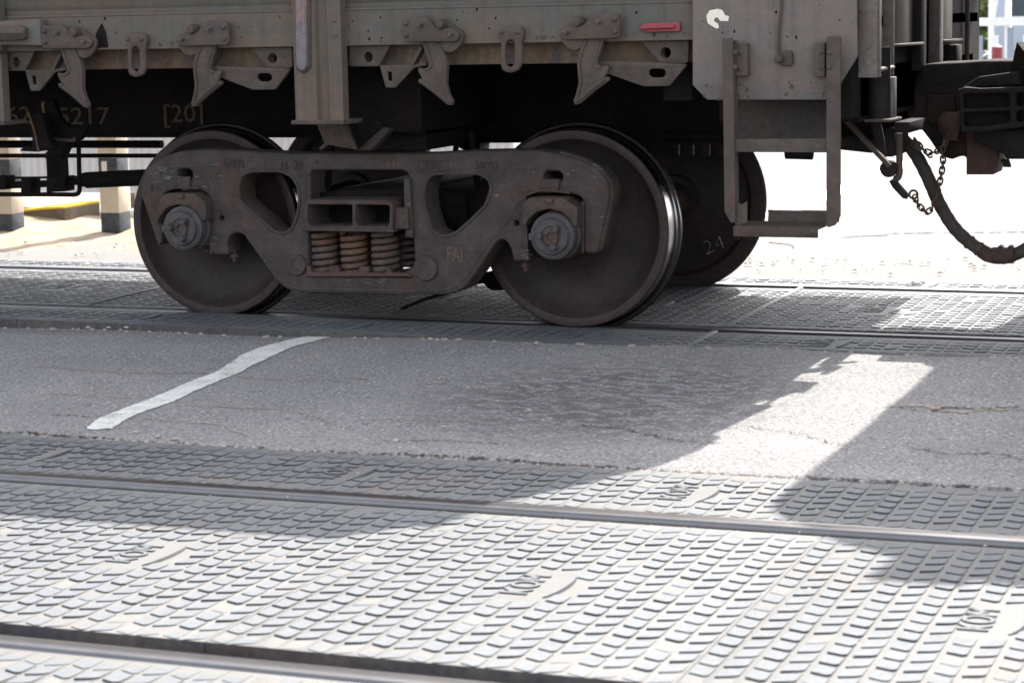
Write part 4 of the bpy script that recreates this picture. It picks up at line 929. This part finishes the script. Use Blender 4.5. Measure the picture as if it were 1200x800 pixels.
MB().box(*[[(-6.363,0.809)][0][0], [(-6.249,0.809)][0][0]], 9.73, 9.76, [(-6.379,0.534)][0][1], [(-6.368,0.729)][0][1]).build('rigging_hanger', 'under', wg)
plate('rigging_hanger', [(-6.301,0.809),(-6.198,0.8),(-6.261,0.694),(-6.364,0.694),(-6.352,0.729)], 9.72, 9.77, 'under', wg, r=.003)
for a, w in (([(-6.504,0.596),(-6.442,0.596),(-6.447,0.507),(-6.51,0.507)], 0), ([(-6.348,0.601),(-6.234,0.606),(-6.239,0.527),(-6.353,0.521)], 0), ([(-6.683,0.604),(-6.598,0.604),(-6.603,0.533),(-6.687,0.532)], 0)):
    plate('rigging_clevis', a, 9.70, 9.79, 'under', wg, r=.004)
rod('guard_loop', [(-6.885,0.516),(-6.207,0.52),(-6.116,0.521),(-6.09,0.539),(-6.086,0.6),(-6.08,0.795)], .012, 9.6)
# hanging castings at the left, faintly lit
plate('hanger_casting', [(-5.973,1.018),(-5.896,1.018),(-5.863,0.927),(-5.817,0.89),(-5.702,0.89),(-5.763,0.825),(-5.897,0.829),(-5.925,0.928)], 9.1, 9.14, 'under', wg, r=.006, bev=.004)
MB().tube([(a, 9.095, b) for a, b in fillet([(-5.953,1.018),(-5.94,0.928),(-5.925,0.854),(-5.897,0.833),(-5.773,0.825)], .02)], .008, 8).build('casting_rim', 'recess', wg)
plate('hanger_casting', [(-5.964,0.961),(-5.892,0.961),(-5.87,0.851),(-5.844,0.802),(-5.903,0.781),(-5.941,0.777),(-6.037,0.781),(-6.007,0.802),(-5.959,0.802)], 9.0, 9.05, 'under', wg, r=.006, bev=.004)
MB().tube([(a, 8.995, b) for a, b in fillet([(-5.968,0.965),(-5.936,0.871),(-5.922,0.777)], .02)], .006, 8).build('casting_rim', 'recess', wg)
plate('sill_gusset', [(-5.866,1.252),(-5.763,1.251),(-5.776,0.977),(-5.884,0.977)], 8.42, 8.5, 'body', wg, r=.002)
# row of rivets and stubs above the far wheel
for i, c in enumerate([(-3.013,0.739),(-2.942,0.739),(-2.863,0.739),(-2.793,0.739)]): MB().cbox(c[0]-.02, c[0]+.02, 9.9, 9.93, c[1]-.03, c[1]+.03, .005).build('pipe_clamp', 'coupler', wg)
MB().tube([(a, 9.9, b) for a, b in [(-3.055,0.771),(-2.764,0.771)]], .01, 8).build('air_pipe', 'coupler', wg)

# ---- wagon end, seen obliquely
def endbox(name, yz, x0, x1, mat, bev=.002, r=.001):
    return plate_mb(yz, x1, x0, plane='yz', bev=bev, r=r).build(name, mat, wg)
endbox('end_wall', [(YN+.02, .95), (YN+.02, 2.3), (2*YC-YN, 2.3), (2*YC-YN, 1.11), (2*YC-YN-.12, 1.0), (2*YC-YN-.4, .95)], XE-.06, XE-.02, 'under', bev=0, r=0)
# sloped upper end
MB().add([(XE-.02, YN+.02, 2.3), (XE-.02, 2*YC-YN, 2.3), (-2.13, 2*YC-YN, ZT), (-2.13, YN+.02, ZT)], [(0, 1, 2, 3)]).build('end_wall', 'body', wg)
# ladder on the end
for (ya, yb, za, x0, x1, nm) in ((8.475, 8.555, [(-1.82,1.108)][0][1], XE+.0, XE+.075, 'end_ladder_stile'), (8.90, 8.935, [(-1.801,1.102)][0][1], XE+.01, XE+.05, 'end_ladder_stile')):
    MB().cbox(x0, x1, ya, yb, za, 2.6, .003).build(nm, 'edge', wg)
for z in ([(-1.795,1.135)][0][1], [(-1.795,1.135)][0][1]+.35, [(-1.795,1.135)][0][1]+.7):
    MB().tube([(XE+.05, 8.56, z), (XE+.05, 8.90, z)], .010, 10).build('end_ladder_rung', 'edge', wg)
MB().box(XE-.02, XE, 8.6, 9.0, [(-1.805,1.212)][0][1]-.004, [(-1.805,1.212)][0][1]+.004).build('end_seam', 'body', wg)
# vertical channel down to the bracket
z0 = [(-1.804,0.937)][0][1]; z1 = [(-1.805,1.1)][0][1]
MB().tube([(XE+.02, 8.78, z0), (XE+.02, 8.78, z1+.12)], .045, 20).build('buffer_post', 'coupler', wg)
MB().cbox(XE+.045, XE+.075, 8.80, 8.86, z0, z1, .003).build('post_flange', 'edge', wg)
MB().cbox(XE-.02, XE+.09, 8.68, 8.90, z0-.012, z0, .004).build('post_base', 'fitting', wg)
for y0, y1, xx, mt in ((9.15, 9.62, XE-.012, 'panel'), (10.22, 10.62, XE-.012, 'panel')):
    z = 1.225
    MB().cbox(XE-.02, XE-.008, y0, y1, z, 2.5, .003).build('end_sheet', mt, wg)
    MB().cbox(XE-.02, XE+.03, y0-.02, y1+.08, z-.012, z, .003).build('end_shelf', 'fitting', wg)
MB().cbox(XE-.02, XE+.02, 9.66, 9.80, 1.1, 2.6, .004).build('end_post', 'coupler', wg)
MB().cbox(XE-.02, XE+.03, 10.07, 10.16, 1.1, 2.6, .003).build('end_post', 'edge', wg)
MB().cbox(XE-.0, XE+.06, 10.35, 10.50, 1.12, 1.2, .005).build('end_box', 'coupler', wg)
MB().tube([(XE+.0, 11.0, 1.05), (XE+.0, 11.0, 2.5)], .012, 8).build('end_pipe', 'fitting', wg)
# ---- couplers
YK = 9.74
shank = [(-1.986,1.009),(-1.864,1.008),(-1.853,1.035),(-1.845,1.087),(-1.831,1.113),(-1.8,1.128),(-1.632,1.133),(-1.558,1.138),(-1.337,1.137),(-1.333,0.808),(-1.553,0.714),(-1.617,0.707),(-1.628,0.722),(-1.658,0.718),(-1.68,0.706),(-1.711,0.714),(-1.741,0.733),(-1.779,0.789),(-1.817,0.838),(-1.844,0.857),(-1.87,0.827),(-1.878,0.861),(-1.985,0.869)]
cp = plate('coupler', shank, YK, YK+.42, 'coupler', wg, r=.012, bev=.012)
plate('coupler_lock', [(-1.615,0.847),(-1.477,0.846),(-1.469,0.791),(-1.476,0.697),(-1.494,0.643),(-1.613,0.642)], YK-.03, YK+.2, 'rustdark', wg, r=.004, bev=.004)
plate('coupler_boss', [(-1.792,0.991),(-1.668,0.99),(-1.656,0.867),(-1.675,0.855),(-1.772,0.859),(-1.795,0.886)], YK-.03, YK+.01, 'coupler', wg, r=.01, bev=.008)
MB().tube([(a, 9.68, b) for a, b in [(-1.63,0.849),(-1.668,0.86),(-1.701,0.879),(-1.72,0.901)]], [.06, .07, .05, .03], 14).build('coupler_knuckle', 'rustdark', wg)
# ribbed guard arm of the next wagon's coupler
k = [(-1.619,1.022),(-1.594,1.033),(-1.521,1.027),(-1.306,1.032),(-1.303,0.871),(-1.519,0.839),(-1.603,0.839)]
h1_ = [(-1.597,1.004),(-1.402,1.006),(-1.398,0.948),(-1.593,0.942)]; h2_ = [(-1.593,0.923),(-1.397,0.93),(-1.397,0.881),(-1.483,0.868),(-1.592,0.865)]; h3_ = [(-1.37,1.006),(-1.288,1.009),(-1.287,0.955),(-1.369,0.948)]; h4_ = [(-1.369,0.93),(-1.287,0.937),(-1.286,0.886),(-1.368,0.882)]
k = [(-1.619,1.022),(-1.594,1.033),(-1.521,1.027),(-1.235,1.035),(-1.232,0.875),(-1.519,0.839),(-1.603,0.839)]
gd = plate('coupler', k, 9.50, 9.60, 'coupler', wg2, holes=[h1_, h2_, h3_, h4_], r=.006, hr=.012, bev=.007)
plate('coupler_web', k, 9.60, 9.66, 'coupler', wg2, r=.006, bev=0)
plate('coupler_horn', [(-1.619,1.024),(-1.546,1.073),(-1.366,1.097),(-1.358,1.033),(-1.528,1.027)], 9.58, 9.66, 'coupler', wg2, r=.006, bev=.008)
(a, b), (c_, d) = [(-1.401,1.13),(-1.364,1.094)]; MB().bar((a, 9.68, b), (c_, 9.62, d), .03, .2).build('coupler_rib', 'coupler', wg2)
MB().cbox(-1.22, -.9, 9.7, 10.22, .75, 1.12, .03).build('coupler_shank', 'coupler', wg2)
plate('coupler_lower_lug', [(-1.569,0.835),(-1.242,0.853),(-1.24,0.717),(-1.428,0.717),(-1.436,0.735),(-1.568,0.798)], 9.62, 9.8, 'coupler', wg2, r=.006, bev=.006)
plate('coupler_tab', [(-1.465,0.71),(-1.432,0.71),(-1.421,0.676),(-1.45,0.676)], 9.7, 9.74, 'coupler', wg2, r=.002, bev=.001)
# ---- chains
def link_mb(p, q, wide, r=.0042):
    p = Vector(p); q = Vector(q); d = q-p; L_ = d.length/2+.006; c = (p+q)/2; d.normalize()
    s = d.cross(Vector((0, 1, 0))).normalized(); n_ = d.cross(s).normalized(); w = s if wide else n_
    P = []
    for k in range(14):
        a = 2*math.pi*k/14; ca, sa = math.cos(a), math.sin(a)
        P.append(c+d*(L_*(abs(ca)**.7)*(1 if ca > 0 else -1))+w*(.0105*(abs(sa)**.8)*(1 if sa > 0 else -1)))
    return MB().tube(P, r, 6, closed=True)
def chain(pts, y0, y1, pitch=.023, label=None):
    P = smooth([(a, y0+(y1-y0)*i/(len(pts)-1), b) for i, (a, b) in enumerate(pts)], 8); d = [0]
    for i in range(1, len(P)): d.append(d[-1]+(P[i]-P[i-1]).length)
    n = int(d[-1]/pitch); Q = []; k = 0
    for i in range(n+1):
        s = d[-1]*i/n
        while k < len(d)-2 and d[k+1] < s: k += 1
        Q.append(P[k].lerp(P[k+1], (s-d[k])/max(1e-9, d[k+1]-d[k])))
    e = thing('release_chain', None, None, tuple(Q[0])); setpar(e, wg)
    for i in range(n): link_mb(Q[i], Q[i+1], i % 2 == 0).build('link', 'chain', e, ang=60)
    return e
chain([(-1.647,0.898),(-1.672,0.864),(-1.687,0.816),(-1.709,0.757),(-1.704,0.704),(-1.711,0.648),(-1.722,0.585),(-1.733,0.536),(-1.748,0.502),(-1.77,0.479),(-1.793,0.498),(-1.815,0.524),(-1.823,0.554)], 9.66, 9.62)
chain([(-1.658,0.89),(-1.687,0.824),(-1.705,0.771),(-1.738,0.745),(-1.772,0.741),(-1.806,0.76),(-1.836,0.801)], 9.66, 9.68)
c, = [(-1.829,0.56)]; MB().tube([(c[0]+.018*math.cos(a), 9.62, c[1]+.018*math.sin(a)) for a in lin(0, 2*math.pi, 16)[:-1]], .005, 8, closed=True).build('chain_ring', 'chain', wg)
MB().tube([(a, 9.66, b) for a, b in [(-1.847,0.79),(-1.828,0.775),(-1.809,0.753)]], [.016, .02, .012], 8).build('chain_anchor', 'chain', wg)
rod('hook_pin', [(-1.772,0.736),(-1.757,0.722),(-1.746,0.729)], .004, 9.62, 'chain')
# uncoupling lever
MB().bar(*[(a, 8.95, b) for a, b in [(-1.988,0.927),(-1.799,0.731)]], .018, .035, up=(0, 1, 0)).build('uncoupling_lever', 'fitting', wg)
plate('lever_bracket', [(-1.895,0.917),(-1.852,0.917),(-1.834,0.833),(-1.827,0.738),(-1.848,0.752),(-1.877,0.833)], 9.0, 9.02, 'coupler', wg, r=.002)
c, = [(-1.81,0.719)]; MB().lathe([(.034, 0), (.036, .02), (.034, .05), (.004, .05)], (c[0], 8.96, c[1]), 'y', 16).build('lever_pivot', 'coupler', wg)
MB().tube(smooth([(a, 9.0, b) for a, b in [(-1.771,0.864),(-1.77,0.763),(-1.77,0.699),(-1.78,0.678),(-1.794,0.678)]], 4), .014, 8).build('lever_arm', 'fitting', wg)
MB().tube([(a, 9.05, b) for a, b in [(-1.808,0.67),(-1.794,0.646),(-1.754,0.603),(-1.743,0.596)]], [.016, .017, .016, .01], 10).build('lever_end', 'coupler', wg)
MB().cbox(*[[(-1.832,0.875)][0][0], [(-1.767,0.875)][0][0]], 9.2, 9.6, [(-1.824,0.853)][0][1], [(-1.825,0.9)][0][1], .005).build('pivot_block', 'coupler', wg)
# hose and coupling head
hs = smooth([(a, y, b) for (a, b), y in zip([(-1.962,0.81),(-1.897,0.788),(-1.843,0.735),(-1.786,0.641),(-1.732,0.52),(-1.667,0.414),(-1.595,0.344),(-1.52,0.296)], (9.85, 9.75, 9.72, 9.7, 9.7, 9.7, 9.7, 9.7))], 6)
hose = MB().tube(hs, [.029+.0012*math.sin(i*2.3) for i in range(len(hs))], 14).build('brake_hose', 'rubber', wg)
hd = [(-1.543,0.31),(-1.513,0.292),(-1.483,0.281),(-1.446,0.286),(-1.409,0.287),(-1.387,0.298)]
gh = MB().tube([(a, 9.69, b) for a, b in hd], [.032, .034, .03, .036, .03, .026], 12); gh.build('hose_coupling', 'rustdark', wg)
for k in (4, 7, 40): MB().tube([hs[-k]+(hs[-k]-hs[-k-1]).normalized()*d for d in (-.006, .006)], .033, 16).build('hose_clamp', 'chain', hose)
MB().cbox(hd[3][0]-.05, hd[3][0]+.05, 9.655, 9.70, hd[3][1]-.012, hd[3][1]+.04, .008).build('coupling_plate', 'rustdark', wg)
for c in [(-1.499,0.27),(-1.432,0.268),(-1.455,0.324),(-1.411,0.325)]: MB().lathe([(.012, -.02), (.013, .02)], (c[0], 9.68, c[1]), 'y', 8).build('coupling_lug', 'rustdark', wg)
MB().tube(smooth([(a, 9.7, b) for a, b in [(-1.394,0.294),(-1.357,0.314),(-1.285,0.364),(-1.177,0.459),(-1.107,0.589),(-1.073,0.737)]], 5), .029, 14).build('brake_hose', 'rubber', wg2)
# brake valve cluster under the headstock
MB().cbox(*[[(-1.896,0.87)][0][0], [(-1.852,0.87)][0][0]], 9.3, 9.6, [(-1.88,0.746)][0][1], [(-1.881,0.87)][0][1], .01).build('angle_cock', 'coupler', wg)
MB().tube([(a, 9.5, b) for a, b in [(-2.129,0.799),(-1.996,0.785),(-1.876,0.792)]], .035, 12).build('air_pipe', 'coupler', wg)

# ================================================================== BACKGROUND
def post(label, x, y, h_=1.9):
    t = thing('guard_post', label, 'post', (x, y, 0), 'cream and black guard posts by the fence')
    w = .072
    for z0, z1, m_ in ((-.05, .135, 'postblack'), (.135, .33, 'post'), (.33, .50, 'postblack'), (.50, 1.15, 'post')):
        MB().cbox(x-w, x+w, y-w, y+w, z0+.0005, z1, .004).build('band', m_, t)
    MB().box(x-.045, x-.005, y-w-.004, y-w, .40, .48).build('reflector', 'whitewash', t)
post('square guard post at the left edge beneath the wagon, cream with black bands', -8.49, 12.5)
post('square guard post just left of the left wheel, cream with black bands', -7.77, 12.68)
fn = thing('sheet_fence', 'white corrugated sheet metal fence behind the guard posts', 'fence', (-10, 14.35, 0))
x = -17.0
while x < -6.3:
    v = []; f = []; n = 0; w = 1.04; xx = x
    prof = []
    while xx < x+w-.001:
        prof += [(xx, 0), (xx+.018, .012), (xx+.036, .012), (xx+.052, 0)]; xx += .065
    vv = [(a, 14.35-b, z) for z in (.12, 1.2) for a, b in prof]; n = len(prof)
    MB().add(vv, [(k, k+1, n+k+1, n+k) for k in range(n-1)]).build('fence_panel', 'white', fn, ang=10)
    MB().box(x-.02, x+.02, 14.38, 14.43, 0, 1.2).build('fence_post', 'concrete', fn)
    x += w+.003
tag(plate('concrete_block', [(-8.792,0.004),(-8.779,0.095),(-8.546,0.121),(-8.399,0.126),(-8.407,-0.009),(-8.47,-0.016),(-8.553,0.007)], 13.05, 13.5, 'concrete', None, r=.01, bev=.008), 'broken concrete slab end lying on the sand with a yellow painted edge', 'concrete block')
plate('painted_edge', [(-8.779,0.104),(-8.545,0.13),(-8.399,0.135),(-8.4,0.12),(-8.546,0.112),(-8.779,0.089)], 13.04, 13.5, 'yellow', bpy.data.objects['concrete_block'], r=.002, bev=.002)
tag(plate('kerb_stone', [(-8.672,0.033),(-8.371,0.055),(-8.089,0.065),(-8.097,-0.095),(-8.629,-0.091),(-8.663,-0.054)], 13.6, 13.8, 'whitewash', None, r=.01, bev=.01), 'whitewashed kerb stone lying between the slab and the guard post', 'kerb stone')

# right-hand distance, seen past the wagon end
def tree(label, x, y, hgt_, cr, base):
    t = thing('tree', label, 'tree', (x, y, 0), 'trees beyond the crossing')
    MB().tube([(x, y, -.1), (x+.1, y, hgt_*.4), (x-.1, y, hgt_*.8)], [.22, .16, .06], 10).build('trunk', 'bark', t)
    rr_ = random.Random(int(x*7)); mb = MB(); cl = [(rr_.gauss(0, .45)*cr, rr_.gauss(0, .4)*cr, base+rr_.random()*(hgt_-base), rr_.uniform(.35, .6)*cr) for _ in range(26)]
    for cx, cy, cz, r in cl:
        for _ in range(230):
            d = Vector((rr_.gauss(0, 1), rr_.gauss(0, 1), rr_.gauss(0, 1))).normalized()*r*rr_.random()**.4
            p = Vector((x+cx, y+cy, cz))+d; a = Vector((rr_.gauss(0, 1), rr_.gauss(0, 1), rr_.gauss(0, .6))).normalized(); b = a.cross(Vector((rr_.gauss(0, 1), rr_.gauss(0, 1), rr_.gauss(0, 1)))).normalized(); s = rr_.uniform(.1, .19)
            mb.add([p-a*s, p+b*s*.5, p+a*s, p-b*s*.5], [(0, 1, 2, 3)])
    tag(mb.build('crown', 'leaf', t, ang=180), kind='stuff')
tree('yellow-green tree low over the horizon just right of the wagon end', -10.3, 62, 6, 2.2, .5)
tree('olive tree behind the pale van at the right edge', -8.2, 66, 5.5, 2.0, .7)
bl = thing('house', 'tan plastered house far off at the right edge', 'house', (-3, 80, 0))
MB().box(-11.8, 3, 80, 88, 0, 4.2).build('wall', 'tan', bl); MB().add([(-12.1, 79.6, 4.2), (3.3, 79.6, 4.2), (3.3, 88.4, 4.2), (-12.1, 88.4, 4.2), (-11.8, 84, 6.5), (3, 84, 6.5)], [(0, 1, 5, 4), (2, 3, 4, 5), (0, 4, 3), (1, 2, 5), (0, 3, 2, 1)]).build('roof', 'rust', bl)
for x in (-11.5, -9.5, -7.0, -5.0): MB().box(x, x+.8, 79.96, 79.999, 1.2, 2.4).build('window', 'glass', bl)
vn = thing('van', 'white van parked in the distance beyond the coupling', 'van', (-6.6, 45, 0))
plate('body', [(-6.75, .3), (-2.4, .3), (-2.2, .8), (-2.7, 1.15), (-3.4, 1.9), (-6.7, 1.95), (-6.85, 1.0)], 44.2, 46, 'carwhite', vn, r=.12, bev=.05)
plate('window', [(-6.62, 1.2), (-5.4, 1.2), (-5.4, 1.7), (-6.6, 1.7)], 44.19, 44.3, 'glass', vn, r=.05, bev=.01)
for x in (-6.2, -3.2):
    MB().lathe([(.1, -.02), (.3, -.02), (.33, .02), (.33, .18), (.1, .2)], (x, 44.22, .33), 'y', 24).build('wheel', 'glass', vn)
rl = thing('barrier', 'white railing with slats across the distance beyond the coupling', 'barrier', (-5, 30, 0))
MB().box(-6.5, -1, 29.97, 30.03, 1.13, 1.24).build('rail', 'whitewash', rl)
MB().box(-6.5, -1, 29.97, 30.03, .50, .58).build('rail', 'whitewash', rl)
for i in range(7): MB().box(-6.3+i*.9, -6.22+i*.9, 30.04, 30.1, 0, 1.5).build('post', 'whitewash', rl)
for i in range(24): MB().box(-6.35+i*.21, -6.26+i*.21, 30.031, 30.045, .58, 1.0 if i % 3 else 1.1).build('slat', 'greymetal' if i % 2 else 'whitewash', rl)
mk = thing('marker_post', 'short white marker post with red top beyond the coupling', 'marker post', (-4.55, 27, 0))
MB().lathe([(.05, 0), (.05, .70)], (-4.13, 27, 0), 'z', 14).build('stem', 'whitewash', mk); MB().lathe([(.065, .70), (.065, .9), (.03, .92)], (-4.13, 27, 0), 'z', 14).build('cap', 'redpaint', mk)
mp = thing('lamp_post', 'tall white pole beyond the coupling', 'pole', (-7.75, 50, 0))
MB().tube([(-7.75, 50, 0), (-7.75, 50, 6)], .1, 10).build('pole', 'whitewash', mp); MB().cbox(-7.45, -7.25, 49.9, 50.1, 1.3, 1.75, .03).build('equipment_box', 'postblack', mp)
MB().bar((-7.75, 50, 1.5), (-7.3, 50, 1.5), .05, .05).build('bracket', 'whitewash', mp)
